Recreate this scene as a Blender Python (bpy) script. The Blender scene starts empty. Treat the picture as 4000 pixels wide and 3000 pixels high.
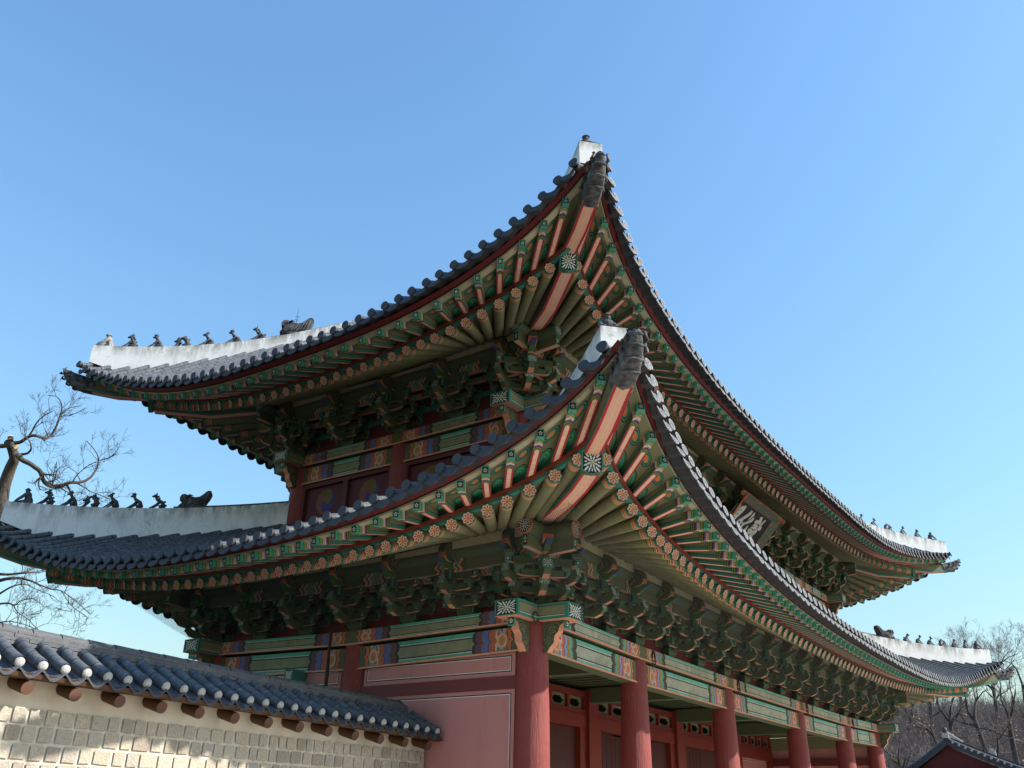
import bpy, math, random
import numpy as np
from mathutils import Matrix, Vector
random.seed(7)
rng = np.random.default_rng(11)
C = bpy.context.scene.collection
ZO = 4.97                       # ground is z = 0; the gate is drawn up from its tie-beam line
# ------------------------------------------------------------------ camera, sky, sun, exposure
CAM = np.array([-14.6680, -9.5587, -3.3666])
YAW, PITCH, ROLL, FPX = 0.96330, 0.44749, 0.02571, 3551.19232
fw = np.array([math.cos(PITCH)*math.sin(YAW), math.cos(PITCH)*math.cos(YAW), math.sin(PITCH)])
rt = np.array([math.cos(YAW), -math.sin(YAW), 0.]); up = np.cross(rt, fw)
rt, up = math.cos(ROLL)*rt+math.sin(ROLL)*up, math.cos(ROLL)*up-math.sin(ROLL)*rt
cd = bpy.data.cameras.new("camera"); cam = bpy.data.objects.new("camera", cd); C.objects.link(cam)
cd.sensor_width = 36; cd.lens = 36*FPX/4000; cd.clip_end = 3000; cd.clip_start = .1
cam.matrix_world = Matrix(((rt[0], up[0], -fw[0], CAM[0]), (rt[1], up[1], -fw[1], CAM[1]), (rt[2], up[2], -fw[2], CAM[2]+ZO), (0, 0, 0, 1)))
bpy.context.scene.camera = cam
def unproj(px, py, depth):      # point at a given depth in front of the viewer's standpoint
    return CAM + depth*(fw + rt*(px-2000)/FPX - up*(py-1500)/FPX)

SUN_AZ, SUN_EL = 27.0, 33.5     # degrees east of the front, height
sdir = Vector((math.sin(math.radians(SUN_AZ))*math.cos(math.radians(SUN_EL)), -math.cos(math.radians(SUN_AZ))*math.cos(math.radians(SUN_EL)), math.sin(math.radians(SUN_EL))))
w = bpy.data.worlds.new("World"); bpy.context.scene.world = w; w.use_nodes = True
nt = w.node_tree; bg = nt.nodes["Background"]
sky = nt.nodes.new("ShaderNodeTexSky"); sky.sky_type = 'NISHITA'; sky.sun_disc = False
sky.sun_elevation = math.radians(SUN_EL); sky.sun_rotation = math.radians(180-SUN_AZ)
sky.altitude = 60; sky.air_density = 2.2; sky.dust_density = 1.0; sky.ozone_density = 12
nt.links.new(sky.outputs[0], bg.inputs[0]); bg.inputs[1].default_value = 0.15
sd = bpy.data.lights.new("sun", 'SUN'); sd.energy = 5.0; sd.angle = math.radians(.53); sd.color = (1, .95, .87)
so = bpy.data.objects.new("sun", sd); C.objects.link(so); so.rotation_euler = sdir.to_track_quat('Z', 'Y').to_euler(); so.location = (0, -30, 40)
vs = bpy.context.scene.view_settings; vs.view_transform = 'Standard'; vs.look = 'None'; vs.gamma = 1; vs.exposure = 0.74
bpy.context.scene.cycles.max_bounces = 8; bpy.context.scene.cycles.diffuse_bounces = 5

# ------------------------------------------------------------------ node helpers
class NT:
    def __init__(s, name, rough=.75, spec=.3):
        s.m = bpy.data.materials.new(name); s.m.use_nodes = True; s.t = s.m.node_tree
        s.b = s.t.nodes["Principled BSDF"]; s.b.inputs['Roughness'].default_value = rough
        s.b.inputs['Specular IOR Level'].default_value = spec
    def n(s, typ): return s.t.nodes.new(typ)
    def put(s, sock, v):
        if isinstance(v, bpy.types.NodeSocket): s.t.links.new(v, sock)
        elif v is not None:
            if sock.type == 'RGBA': v = tuple(v)+(1,) if len(v) == 3 else v
            sock.default_value = v
    def f(s, op, a, b=None, c=None):
        x = s.n("ShaderNodeMath"); x.operation = op; s.put(x.inputs[0], a)
        if b is not None: s.put(x.inputs[1], b)
        if c is not None: s.put(x.inputs[2], c)
        return x.outputs[0]
    def gt(s, a, b): return s.f('GREATER_THAN', a, b)
    def lt(s, a, b): return s.f('LESS_THAN', a, b)
    def mul(s, *a):
        r = a[0]
        for b in a[1:]: r = s.f('MULTIPLY', r, b)
        return r
    def add(s, a, b): return s.f('ADD', a, b)
    def sub(s, a, b): return s.f('SUBTRACT', a, b)
    def btw(s, x, a, b): return s.mul(s.gt(x, a), s.lt(x, b))
    def mix(s, fac, a, b):
        x = s.n("ShaderNodeMix"); x.data_type = 'RGBA'; s.put(x.inputs[0], fac); s.put(x.inputs[6], a); s.put(x.inputs[7], b); return x.outputs[2]
    def uv(s):
        x = s.n("ShaderNodeUVMap"); y = s.n("ShaderNodeSeparateXYZ"); s.t.links.new(x.outputs[0], y.inputs[0]); return y.outputs[0], y.outputs[1]
    def uvv(s): return s.n("ShaderNodeUVMap").outputs[0]
    def obj(s): return s.n("ShaderNodeTexCoord").outputs['Object']
    def noise(s, scale, vec=None, detail=4, rough=.55):
        x = s.n("ShaderNodeTexNoise"); x.inputs['Scale'].default_value = scale; x.inputs['Detail'].default_value = detail; x.inputs['Roughness'].default_value = rough
        s.put(x.inputs['Vector'], vec if vec is not None else s.obj()); return x.outputs[0]
    def voro(s, scale, vec, col=True):
        x = s.n("ShaderNodeTexVoronoi"); x.inputs['Scale'].default_value = scale; s.put(x.inputs['Vector'], vec); return x.outputs['Color' if col else 'Distance']
    def ramp(s, x, stops, interp='CONSTANT'):
        r = s.n("ShaderNodeValToRGB"); cr = r.color_ramp; cr.interpolation = interp
        while len(cr.elements) > 1: cr.elements.remove(cr.elements[-1])
        cr.elements[0].position = stops[0][0]; cr.elements[0].color = (*stops[0][1], 1)
        for p, c in stops[1:]:
            e = cr.elements.new(p); e.color = (*c, 1)
        s.put(r.inputs[0], x); return r.outputs[0]
    def rng(s, x, a, b, c, d):
        r = s.n("ShaderNodeMapRange"); s.put(r.inputs[0], x)
        for i, v in enumerate((a, b, c, d)): r.inputs[i+1].default_value = v
        return r.outputs[0]
    def scale(s, vec, sx, sy, sz):
        r = s.n("ShaderNodeMapping"); s.put(r.inputs['Vector'], vec); r.inputs['Scale'].default_value = (sx, sy, sz); return r.outputs[0]
    def bump(s, h, strength=.3, dist=.02):
        r = s.n("ShaderNodeBump"); r.inputs['Strength'].default_value = strength; r.inputs['Distance'].default_value = dist
        s.put(r.inputs['Height'], h); s.t.links.new(r.outputs[0], s.b.inputs['Normal'])
    def wear(s, col, amt=.25, scale=6, dark=(.09, .08, .06)):
        return s.mix(s.rng(s.noise(scale), .45, .75, 0, amt), col, dark)
    def done(s, col): s.put(s.b.inputs['Base Color'], col); return s.m
OL = (.2, .195, .1); TEAL = (.042, .2, .148); PINK = (.72, .32, .2); RED = (.33, .022, .03); BLK = (.012, .013, .016); WHT = (.72, .72, .66)
GRN = (.07, .17, .05); BLUE = (.07, .13, .42); LAV = (.36, .37, .62); ORG = (.62, .14, .06); OCH = (.5, .24, .03); MAR = (.13, .03, .03)
DOL = (.088, .115, .056); PAN = (.25, .27, .16)
M = {}
def plain(name, col, rough=.7, wear=.25, scale=6, bump=0, bs=30, dark=(.07, .06, .05), spec=.3):
    n = NT(name, rough, spec); c = n.wear(col, wear, scale, dark)
    if bump: n.bump(n.noise(bs), bump, .01)
    M[name] = n.done(c); return M[name]
plain('olive', OL); plain('olive_dark', DOL); plain('teal', TEAL); plain('pink', PINK); plain('red', (.27, .025, .022)); plain('fascia', (.15, .016, .016), .6)
plain('strip_red', (.2, .035, .015)); plain('cream', (.42, .37, .24)); plain('black', BLK); plain('panel', (.4, .165, .145), .75, .15, 1.5); plain('line_white', WHT); plain('letter_white', (.52, .52, .48)); plain('line_black', (.02, .015, .04))
plain('door_red', (.2, .024, .015), .6, .3, 3); plain('leaf_red', (.07, .014, .013), .6); plain('beam_red', (.14, .026, .027), .6, .3, 4); plain('dark_red', (.09, .014, .016), .6)
plain('vent_board', (.19, .18, .11)); plain('ceiling', (.09, .085, .055), .8); plain('rust', (.06, .035, .025)); plain('iron', (.03, .03, .032), .5); plain('copper_blue', (.045, .065, .17)); plain('bird_green', (.06, .14, .04))
plain('orange', (.58, .15, .06)); plain('salmon', (.68, .29, .18)); plain('tile_under', (.035, .035, .04), .8); plain('stone_pale', (.5, .47, .42), .9, .2, 4, .4)
def patt():
    # round rafter end: eight-petalled flower
    n = NT('rafter_flower'); u, v = n.uv(); x = n.sub(n.mul(u, 2.), 1.); y = n.sub(n.mul(v, 2.), 1.)
    r = n.f('SQRT', n.add(n.mul(x, x), n.mul(y, y))); th = n.f('ARCTAN2', y, x); p8 = n.f('COSINE', n.mul(th, 8.))
    c = n.mix(n.gt(r, n.add(n.mul(p8, .08), .88)), (.78, .5, .36), BLK)
    c = n.mix(n.mul(n.btw(r, .68, .9), n.lt(p8, -.55)), c, (.09, .34, .25))
    c = n.mix(n.mul(n.btw(r, .28, .72), n.gt(p8, .3)), c, (.45, .03, .02))
    c = n.mix(n.lt(r, .24), c, (.5, .26, .02)); M['rafter_flower'] = n.done(n.wear(n.wear(c, .55, 1.3, (.2, .15, .1)), .35, 17))
    def chrys(name, frame, k=12, fr=.84):
        n = NT(name); u, v = n.uv(); x = n.sub(n.mul(u, 2.), 1.); y = n.sub(n.mul(v, 2.), 1.)
        r = n.f('SQRT', n.add(n.mul(x, x), n.mul(y, y))); th = n.f('ARCTAN2', y, x)
        mx = n.f('MAXIMUM', n.f('ABSOLUTE', x), n.f('ABSOLUTE', y)); pk = n.f('COSINE', n.mul(th, float(k)))
        sq = n.f('DIVIDE', r, n.f('MAXIMUM', .01, n.add(.6, n.mul(n.sub(1., n.f('DIVIDE', mx, n.f('MAXIMUM', r, .01))), 1.1))))
        wid = n.sub(n.mul(n.f('ABSOLUTE', n.sub(sq, .75)), 2.4), .45)
        c = n.mix(n.mul(n.btw(sq, .25, 1.22), n.gt(pk, wid)), BLK, (.62, .66, .6))
        c = n.mix(n.lt(r, .5), c, BLK); c = n.mix(n.mul(n.btw(r, .14, .47), n.gt(n.f('COSINE', n.add(n.mul(th, 8.), math.pi)), n.sub(n.mul(n.f('ABSOLUTE', n.sub(r, .3)), 5.), .5))), c, (.62, .66, .6)); c = n.mix(n.lt(r, .13), c, (.5, .52, .3))
        if fr: c = n.mix(n.gt(mx, fr), c, frame)
        M[name] = n.done(n.wear(c, .2, 9))
    chrys('plaque', TEAL, 16, .87); chrys('plaque_round', (.1, .2, .14), 16, 0); chrys('tip_flower', (.1, .33, .25), 8, .7)
    # small square rafter end: five white dots
    n = NT('plaque_dots'); u, v = n.uv(); x = n.sub(n.mul(u, 2.), 1.); y = n.sub(n.mul(v, 2.), 1.)
    mx = n.f('MAXIMUM', n.f('ABSOLUTE', x), n.f('ABSOLUTE', y)); r = n.f('SQRT', n.add(n.mul(x, x), n.mul(y, y)))
    th = n.f('ARCTAN2', y, x); q = 2*math.pi/5
    t2 = n.sub(n.f('MODULO', n.add(th, 10*math.pi+math.pi/10), q), q/2)
    dx = n.sub(n.mul(r, n.f('COSINE', t2)), .37); dy = n.mul(r, n.f('SINE', t2))
    c = n.mix(n.lt(n.add(n.mul(dx, dx), n.mul(dy, dy)), .03), BLK, (.68, .66, .55))
    c = n.mix(n.lt(r, .13), c, (.5, .35, .1))
    c = n.mix(n.gt(mx, .76), c, (.05, .33, .24)); M['plaque_dots'] = n.done(n.wear(n.wear(c, .5, 1.4), .15, 9))
    # flying rafter: bands at its outer end, uv = (metres from the tip, across)
    def bands(n, u, v, tail, stops, amp=.02, k=1.):
        wv = n.mul(n.f('ABSOLUTE', n.sub(v, .5)), -2.*amp*k)
        uu = n.add(u, wv); last = stops[-1][0]
        c = n.ramp(uu, stops); return n.mix(n.gt(uu, last), c, tail)
    fl = [(0, (.05, .33, .24)), (.07, BLK), (.08, (.1, .26, .06)), (.1, (.16, .36, .12)), (.13, GRN), (.15, (.7, .33, .2)), (.19, (.6, .58, .6)), (.215, (.22, .2, .46)), (.25, MAR), (.3, (.2, .3, .06)), (.32, BLK), (.335, (.14, .2, .05)), (.375, BLK), (.385, OL)]
    n = NT('flyer_under'); u, v = n.uv(); e = n.gt(n.f('ABSOLUTE', n.sub(v, .5)), .27)
    t = n.mix(e, (.8, .47, .34), (.36, .02, .03)); t = n.mix(n.lt(n.f('ABSOLUTE', n.sub(v, .5)), .03), t, (.85, .6, .45)); c = bands(n, u, v, t, fl, .05); M['flyer_under'] = n.done(n.wear(n.wear(c, .35, 1.2, (.25, .15, .1)), .3, 15))
    n = NT('flyer_side'); u, v = n.uv(); t = n.mix(n.lt(v, .38), OL, TEAL); t = n.mix(n.btw(v, .38, .45), t, BLK); c = bands(n, u, v, t, fl, .0); M['flyer_side'] = n.done(n.wear(c, .25, 7))
    # round rafter: bands at its outer end
    rf = [(0, (.2, .19, .1)), (.03, BLK), (.04, (.05, .2, .13)), (.085, (.1, .36, .2)), (.11, ORG), (.15, (.72, .36, .22)), (.19, RED), (.215, (.74, .4, .26)), (.25, (.16, .26, .05)), (.285, (.42, .36, .06)), (.3, BLK), (.315, OL)]
    n = NT('rafter_wood'); u, v = n.uv(); wv = n.mul(n.f('ABSOLUTE', n.f('SINE', n.mul(v, 18.85))), .03); uu = n.add(u, wv)
    c = n.mix(n.gt(uu, .33), n.ramp(uu, rf), OL); c = n.wear(n.wear(c, .4, 1.1), .35, 9); M['rafter_wood'] = n.done(c)
    # hip rafter underside: pink with red borders and a fine net of lines
    n = NT('hip_under'); u, v = n.uv(); a = n.f('ABSOLUTE', n.sub(v, .5))
    ln = n.gt(n.f('SINE', n.mul(u, 150.)), .75); c = n.mix(n.mul(ln, .35), (.74, .42, .29), (.58, .26, .17)); c = n.mix(n.lt(n.f('ABSOLUTE', n.sub(a, .0)), .02), c, (.8, .5, .36))
    c = n.mix(n.gt(a, .34), c, (.38, .02, .03)); c = n.mix(n.rng(n.noise(5, n.scale(n.uvv(), 1, 6, 1)), .58, .72, 0, .75), c, (.2, .14, .05)); M['hip_under'] = n.done(c)
    n = NT('hip_side'); u, v = n.uv(); c = n.mix(n.lt(v, .22), (.17, .15, .085), TEAL); c = n.mix(n.btw(v, .22, .26), c, BLK); M['hip_side'] = n.done(n.wear(c, .3, 5))
    # boards between the flying rafters: cloud by the strip, flower lozenge near the eave, uv = (rafter index, 0 strip .. 1 eave)
    n = NT('eave_board'); u, v = n.uv(); fu = n.sub(n.f('FRACT', u), .5)
    def ell(cx, cy, rx, ry):
        a = n.f('DIVIDE', n.sub(fu, cx), rx); b = n.f('DIVIDE', n.sub(v, cy), ry); return n.f('SQRT', n.add(n.mul(a, a), n.mul(b, b)))
    c = n.wear((.185, .175, .09), .3, 4)
    e = ell(0, .62, .26, .13); c = n.mix(n.lt(e, 1.12), c, BLK); c = n.mix(n.lt(e, 1.0), c, TEAL); c = n.mix(n.btw(e, .62, .74), c, BLK); c = n.mix(n.lt(e, .62), c, (.16, .3, .1)); c = n.mix(n.lt(e, .45), c, ORG); c = n.mix(n.lt(e, .2), c, OCH)
    e = ell(0, .08, .3, .22); c = n.mix(n.lt(e, 1.1), c, BLK); c = n.mix(n.lt(e, 1.0), c, (.03, .22, .1)); c = n.mix(n.btw(e, .62, .72), c, (.12, .45, .28)); c = n.mix(n.btw(e, .3, .4), c, (.12, .45, .28)); M['eave_board'] = n.done(c)
    # bracket timber: dark olive with a thin green outline, uv 0..1 on each face
    n = NT('bracket_wood'); u, v = n.uv(); m = n.f('MAXIMUM', n.f('ABSOLUTE', n.sub(u, .5)), n.f('ABSOLUTE', n.sub(v, .5)))
    c = n.wear((.072, .1, .05), .35, 8); c = n.mix(n.gt(m, .44), c, (.05, .2, .13)); c = n.mix(n.btw(m, .385, .41), c, BLK); M['bracket_wood'] = n.done(c)
    n = NT('scroll_wood'); u, v = n.uv(); x = n.sub(u, .5); y = n.sub(v, .5); r = n.f('SQRT', n.add(n.mul(x, x), n.mul(y, y))); th = n.f('ARCTAN2', y, x)
    sp = n.f('FRACT', n.add(n.mul(r, 7.), n.mul(th, .159))); c = n.mix(n.lt(sp, .18), (.075, .09, .045), BLK); c = n.mix(n.btw(sp, .18, .3), c, (.16, .19, .09)); M['scroll_wood'] = n.done(n.wear(c, .3, 8))
    # painted tie beams: uv = (metres from the nearer end, 0..1 up)
    def beam(name, cols, ps, bright=1.):
        n = NT(name); u, v = n.uv()
        wv = n.mul(n.f('ABSOLUTE', n.f('SINE', n.mul(v, 2*math.pi))), .05); wv = n.add(wv, n.mul(n.f('ABSOLUTE', n.f('SINE', n.mul(v, 4*math.pi))), .02)); uu = n.sub(u, n.sub(wv, .03))
        st = []; x = 0
        for wd, cc in cols: st.append((x, cc)); x += wd
        c = n.ramp(uu, st)
        # flower bouquet inside the second zone
        vec = n.scale(n.uvv(), 1., .4, 1.); vc = n.n("ShaderNodeSeparateColor"); n.put(vc.inputs[0], n.voro(24., vec)); k = vc.outputs[0]
        fcol = n.ramp(k, [(0, TEAL), (.2, (.75, .3, .22)), (.4, (.1, .36, .22)), (.55, (.7, .55, .45)), (.7, BLUE), (.78, (.55, .05, .04)), (.9, (.15, .4, .3))])
        z0, z1 = ps; c = n.mix(n.btw(uu, z0, z1), c, fcol)
        ctr = n.add(n.f('POWER', n.mul(n.sub(u, (z0+z1)/2), 1/.13), 2.), n.f('POWER', n.mul(n.sub(v, .5), 1/.33), 2.))
        c = n.mix(n.lt(ctr, 1.), c, (.72, .26, .2)); c = n.mix(n.btw(ctr, .5, .68), c, (.7, .6, .5)); c = n.mix(n.lt(ctr, .25), c, OCH)
        pan = n.mix(n.f('MAXIMUM', n.lt(v, .17), n.gt(v, .83)), n.wear(PAN if name == 'beam_side' else (.43, .45, .34), .3, 5), (.06, .4, .28) if name == 'beam_side' else (.12, .46, .35))  # front beams paler than side ones: ground bounce put into the paint colour
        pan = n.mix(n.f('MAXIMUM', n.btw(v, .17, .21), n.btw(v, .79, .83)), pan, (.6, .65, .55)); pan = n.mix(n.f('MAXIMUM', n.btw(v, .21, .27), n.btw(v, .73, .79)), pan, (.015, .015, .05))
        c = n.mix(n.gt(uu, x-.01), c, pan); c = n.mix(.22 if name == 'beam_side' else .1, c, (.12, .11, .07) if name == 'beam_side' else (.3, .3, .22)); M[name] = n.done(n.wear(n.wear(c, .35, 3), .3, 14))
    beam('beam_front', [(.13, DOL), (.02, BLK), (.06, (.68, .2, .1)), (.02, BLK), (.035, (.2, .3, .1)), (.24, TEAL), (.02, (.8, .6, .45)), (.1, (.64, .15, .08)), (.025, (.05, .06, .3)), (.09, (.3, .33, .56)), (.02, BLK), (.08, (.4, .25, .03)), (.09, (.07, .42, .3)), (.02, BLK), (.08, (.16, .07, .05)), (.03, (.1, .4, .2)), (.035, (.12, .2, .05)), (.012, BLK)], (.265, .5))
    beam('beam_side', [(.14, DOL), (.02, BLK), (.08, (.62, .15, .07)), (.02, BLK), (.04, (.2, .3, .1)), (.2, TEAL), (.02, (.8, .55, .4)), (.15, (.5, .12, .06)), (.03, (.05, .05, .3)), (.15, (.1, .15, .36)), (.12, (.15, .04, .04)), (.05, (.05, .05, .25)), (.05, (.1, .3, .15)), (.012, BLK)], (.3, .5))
    # purlin board: green with pink and red wave bands every bay
    n = NT('purlin_board'); u, v = n.uv(); f = n.add(n.f('FRACT', u), n.mul(n.f('SINE', n.mul(v, 9.)), .02)); f = n.f('ABSOLUTE', n.sub(f, .5))
    c = n.ramp(f, [(0, (.1, .3, .2)), (.05, (.6, .15, .08)), (.075, (.75, .5, .4)), (.09, TEAL), (.13, (.62, .3, .2)), (.165, RED), (.18, BLK), (.19, GRN), (.215, BLK), (.225, (.12, .13, .07))])
    edge = n.gt(n.f('ABSOLUTE', n.sub(v, .5)), .4); c = n.mix(n.mul(edge, n.gt(f, .22)), c, (.05, .2, .13)); M['purlin_board'] = n.done(n.wear(c, .2, 8))
    # three-colour swirl emblem on the upper shutters, colours dimmed to stand in for shade there
    n = NT('shutter'); u, v = n.uv(); x = n.sub(n.mul(u, 2.), 1.); y = n.sub(n.mul(v, 2.), 1.); r = n.f('SQRT', n.add(n.mul(x, x), n.mul(y, y))); th = n.f('ARCTAN2', y, x)
    k = n.f('FRACT', n.add(n.add(n.mul(th, .15915), 1.25), n.mul(r, .42))); c = n.ramp(k, [(0, (.045, .045, .15)), (.333, (.2, .06, .055)), (.666, (.14, .09, .02))])
    c = n.mix(n.gt(r, .97), c, (.1, .022, .03)); c = n.mix(n.lt(n.f('ABSOLUTE', n.sub(x, .1)), .012), c, (.05, .01, .015)); M['shutter'] = n.done(n.wear(c, .2, 5))
    # roof tile: blue-grey fired clay, courses every 33 cm along uv.x
    n = NT('roof_tile', .5, .2); u, v = n.uv(); fu = n.f('FRACT', n.mul(u, 3.)); c = n.mix(n.noise(2.5), (.06, .068, .082), (.13, .136, .148)); c = n.mix(n.rng(n.noise(8, None, 2), .48, .62, 0, .45), c, (.035, .038, .045)); c = n.mix(n.rng(n.noise(14), .5, .75, 0, .7), c, (.22, .22, .2))
    c = n.mix(n.lt(fu, .05), c, (.02, .02, .024)); n.bump(n.add(n.mul(n.noise(40), .3), n.rng(fu, 0, .08, 0, 1)), .4, .01); M['roof_tile'] = n.done(c)
    n = NT('ridge_tile', .6, .3); c = n.mix(n.noise(2.2), (.05, .054, .062), (.13, .132, .135)); c = n.mix(n.rng(n.noise(11), .5, .8, 0, .5), c, (.2, .195, .18)); n.bump(n.noise(40), .3, .01); M['ridge_tile'] = n.done(c)
    n = NT('tile_end', .65, .3); c = n.mix(n.noise(3), (.022, .025, .034), (.07, .075, .085)); n.bump(n.noise(60), .5, .01); M['tile_end'] = n.done(c)  # base darkened: shade of the left eave put into the colour
    n = NT('tile_end_carved_lit', .6, .4); u, v = n.uv(); x = n.sub(n.mul(u, 2.), 1.); y = n.sub(n.mul(v, 2.), 1.); r = n.f('SQRT', n.add(n.mul(x, x), n.mul(y, y))); th = n.f('ARCTAN2', y, x)
    h = n.mul(n.lt(r, .75), n.f('SINE', n.add(n.mul(th, 5.), n.mul(r, 12.)))); c = n.mix(n.noise(3), (.09, .095, .1), (.2, .2, .195)); c = n.mix(n.mul(n.gt(h, .5), .5), c, (.28, .28, .27)); n.bump(h, .8, .02); M['tile_end_carved_lit'] = n.done(c)  # carved ends in a paler tone, sunlight put into the colour
    # lime plaster of the ridges: grey streaks and hairline cracks
    n = NT('plaster', .9); o = n.obj(); c = n.mix(n.rng(n.noise(1.7, n.scale(o, 1, 1, .35), 8, .7), .5, .72, 0, .7), (.74, .73, .7), (.36, .35, .32))
    vd = n.n("ShaderNodeTexVoronoi"); vd.feature = 'DISTANCE_TO_EDGE'; vd.inputs['Scale'].default_value = 1.3; dv = n.n("ShaderNodeTexNoise"); dv.inputs['Scale'].default_value = 3.; n.put(dv.inputs['Vector'], o)
    ms = n.n("ShaderNodeVectorMath"); ms.operation = 'MULTIPLY_ADD'; n.put(ms.inputs[0], dv.outputs[1]); ms.inputs[1].default_value = (.5, .5, .5); n.put(ms.inputs[2], o); n.put(vd.inputs['Vector'], ms.outputs[0])
    c = n.mix(n.mul(n.lt(vd.outputs['Distance'], .005), .4), c, (.2, .19, .17)); u, v = n.uv()
    c = n.mix(n.mul(n.rng(v, .55, 1, 0, 1), n.rng(n.noise(5, n.scale(o, 1, 1, .3), 6, .7), .4, .6, 0, .95)), c, (.2, .19, .17)); n.bump(n.noise(25), .25, .01); M['plaster'] = n.done(c)
    # figures of weathered clay
    n = NT('clay', .85); c = n.mix(n.rng(n.noise(9), .4, .7, 0, 1), (.045, .046, .05), (.15, .15, .145)); n.bump(n.noise(35), .6, .02); M['clay'] = n.done(c)
    n = NT('clay_pale', .85); c = n.mix(n.rng(n.noise(9), .4, .7, 0, 1), (.2, .19, .17), (.4, .38, .34)); n.bump(n.noise(35), .6, .02); M['clay_pale'] = n.done(c)
    # red column paint, cracked along the grain
    n = NT('column_red', .62, .35); o = n.obj(); g = n.noise(7, n.scale(o, 4, 4, .35), 6, .7); c = n.mix(n.rng(g, .55, .75, 0, .7), (.215, .037, .032), (.33, .12, .1)); c = n.mix(n.rng(n.noise(1.2), .4, .7, 0, .4), c, (.18, .032, .03)); c = n.mix(n.gt(n.noise(11, n.scale(o, 5, 5, .12), 3), .685), c, (.1, .024, .024)); c = n.mix(n.rng(n.noise(.9), .5, .7, 0, .3), c, (.27, .09, .08))
    n.bump(g, .8, .03); M['column_red'] = n.done(c)
    # palace wall
    n = NT('panel', .75); o = n.obj(); c = n.mix(n.rng(n.noise(.7, None, 5), .4, .7, 0, .5), (.47, .205, .185), (.4, .16, .145)); c = n.mix(n.rng(n.noise(2.2, n.scale(o, 1.3, 1.3, .22), 7, .7), .52, .75, 0, .45), c, (.2, .09, .085)); c = n.mix(n.rng(n.noise(9, n.scale(o, 1, 1, .5), 6, .75), .58, .75, 0, .4), c, (.5, .26, .23)); n.bump(n.noise(22), .25, .01); M['panel'] = n.done(c)
    for nm, a_, b_ in (('wall_stone_grey', (.43, .385, .31), (.52, .46, .38)), ('wall_stone_warm', (.5, .41, .3), (.58, .49, .38)), ('wall_stone_dark', (.35, .29, .22), (.44, .37, .29))):
        n = NT(nm, .9); c = n.mix(n.noise(1.6, None, 2), a_, b_); c = n.mix(n.rng(n.noise(45, None, 6, .7), .4, .7, 0, .6), c, (.2, .165, .13)); c = n.mix(n.rng(n.noise(130, None, 3, .6), .6, .75, 0, .6), c, (.08, .07, .06)); n.bump(n.noise(28, None, 7, .7), 1., .03); M[nm] = n.done(c)
    n = NT('wall_stone', .9); c = n.mix(n.noise(1.6, None, 2), (.45, .39, .3), (.56, .49, .39)); c = n.mix(n.rng(n.noise(45, None, 6, .7), .4, .7, 0, .45), c, (.2, .165, .13)); n.bump(n.noise(28, None, 7, .7), .9, .03); M['wall_stone'] = n.done(c)
    n = NT('wall_mortar', .9); c = n.mix(n.rng(n.noise(3), .45, .7, 0, .6), (.62, .55, .44), (.46, .38, .28)); n.bump(n.noise(40), .35, .01); M['wall_mortar'] = n.done(c)
    n = NT('wall_rafter', .65); o = n.obj(); c = n.mix(n.noise(6, n.scale(o, 1, .15, 1), 5), (.1, .044, .017), (.052, .023, .01)); n.bump(n.noise(30, n.scale(o, 1, .1, 1)), .3, .01); M['wall_rafter'] = n.done(c)
    n = NT('rafter_endgrain', .8); u, v = n.uv(); c = n.mix(n.noise(14), (.14, .065, .04), (.08, .038, .026)); M['rafter_endgrain'] = n.done(c)
    plain('lime_cap', (.4, .39, .37), .95, .3, 14, .8, 60)
    n = NT('bark', .9); o = n.obj(); g = n.noise(5, n.scale(o, 2, 2, .6), 6, .7); c = n.mix(g, (.055, .045, .035), (.13, .11, .085)); n.bump(g, .8, .05); M['bark'] = n.done(c)
    plain('twig', (.085, .065, .055), .9, .3, 2); plain('far_bark', (.055, .046, .042), .9, .3, 1); plain('far_twig', (.2, .165, .15), .9, .4, .4, 0, 30, (.09, .07, .06)); plain('cut_wood', (.7, .5, .28), .8)  # far_twig paled: distance haze put into the colour
    plain('dry_leaf', (.26, .16, .1), .8, .3, .5); plain('dark_soil', (.075, .06, .04), .95, .4, .2); plain('litter', (.2, .16, .13), .95, .5, .15); plain('brush', (.155, .13, .12), .95, .4, .3)  # litter and brush paled as well, standing in for distance haze
    n = NT('paving', .9); g = n.noise(.6); br = n.n("ShaderNodeTexBrick"); n.put(br.inputs['Vector'], n.obj()); br.inputs['Scale'].default_value = 1.4; br.inputs['Mortar Size'].default_value = .01
    br.inputs['Color1'].default_value = (.5, .46, .4, 1); br.inputs['Color2'].default_value = (.43, .4, .35, 1); br.inputs['Mortar'].default_value = (.25, .23, .2, 1); M['paving'] = n.done(n.mix(n.mul(g, .4), br.outputs[0], (.38, .34, .29)))
    n = NT('sand', .95); c = n.mix(n.noise(.4), (.5, .42, .32), (.42, .36, .28)); M['sand'] = n.done(c)
    # sign border: flowers on grey-green
    n = NT('sign_border'); u, v = n.uv(); vec = n.uvv(); vx = n.n("ShaderNodeTexVoronoi"); vx.inputs['Scale'].default_value = 4.; vx.inputs['Randomness'].default_value = .5; n.put(vx.inputs['Vector'], vec)
    c = n.mix(n.lt(vx.outputs['Distance'], .35), (.1, .13, .09), (.28, .085, .075)); c = n.mix(n.lt(vx.outputs['Distance'], .12), c, (.55, .3, .08)); c = n.mix(n.gt(n.noise(16, vec), .58), c, (.2, .2, .16)); M['sign_border'] = n.done(c)
    # bird net: thin black threads with open sky between
    n = NT('net_thread'); u, v = n.uv(); a = n.f('ABSOLUTE', n.f('SINE', n.mul(n.add(u, v), math.pi/.05))); b = n.f('ABSOLUTE', n.f('SINE', n.mul(n.sub(u, v), math.pi/.05))); k = n.lt(n.f('MINIMUM', a, b), .17)
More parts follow.
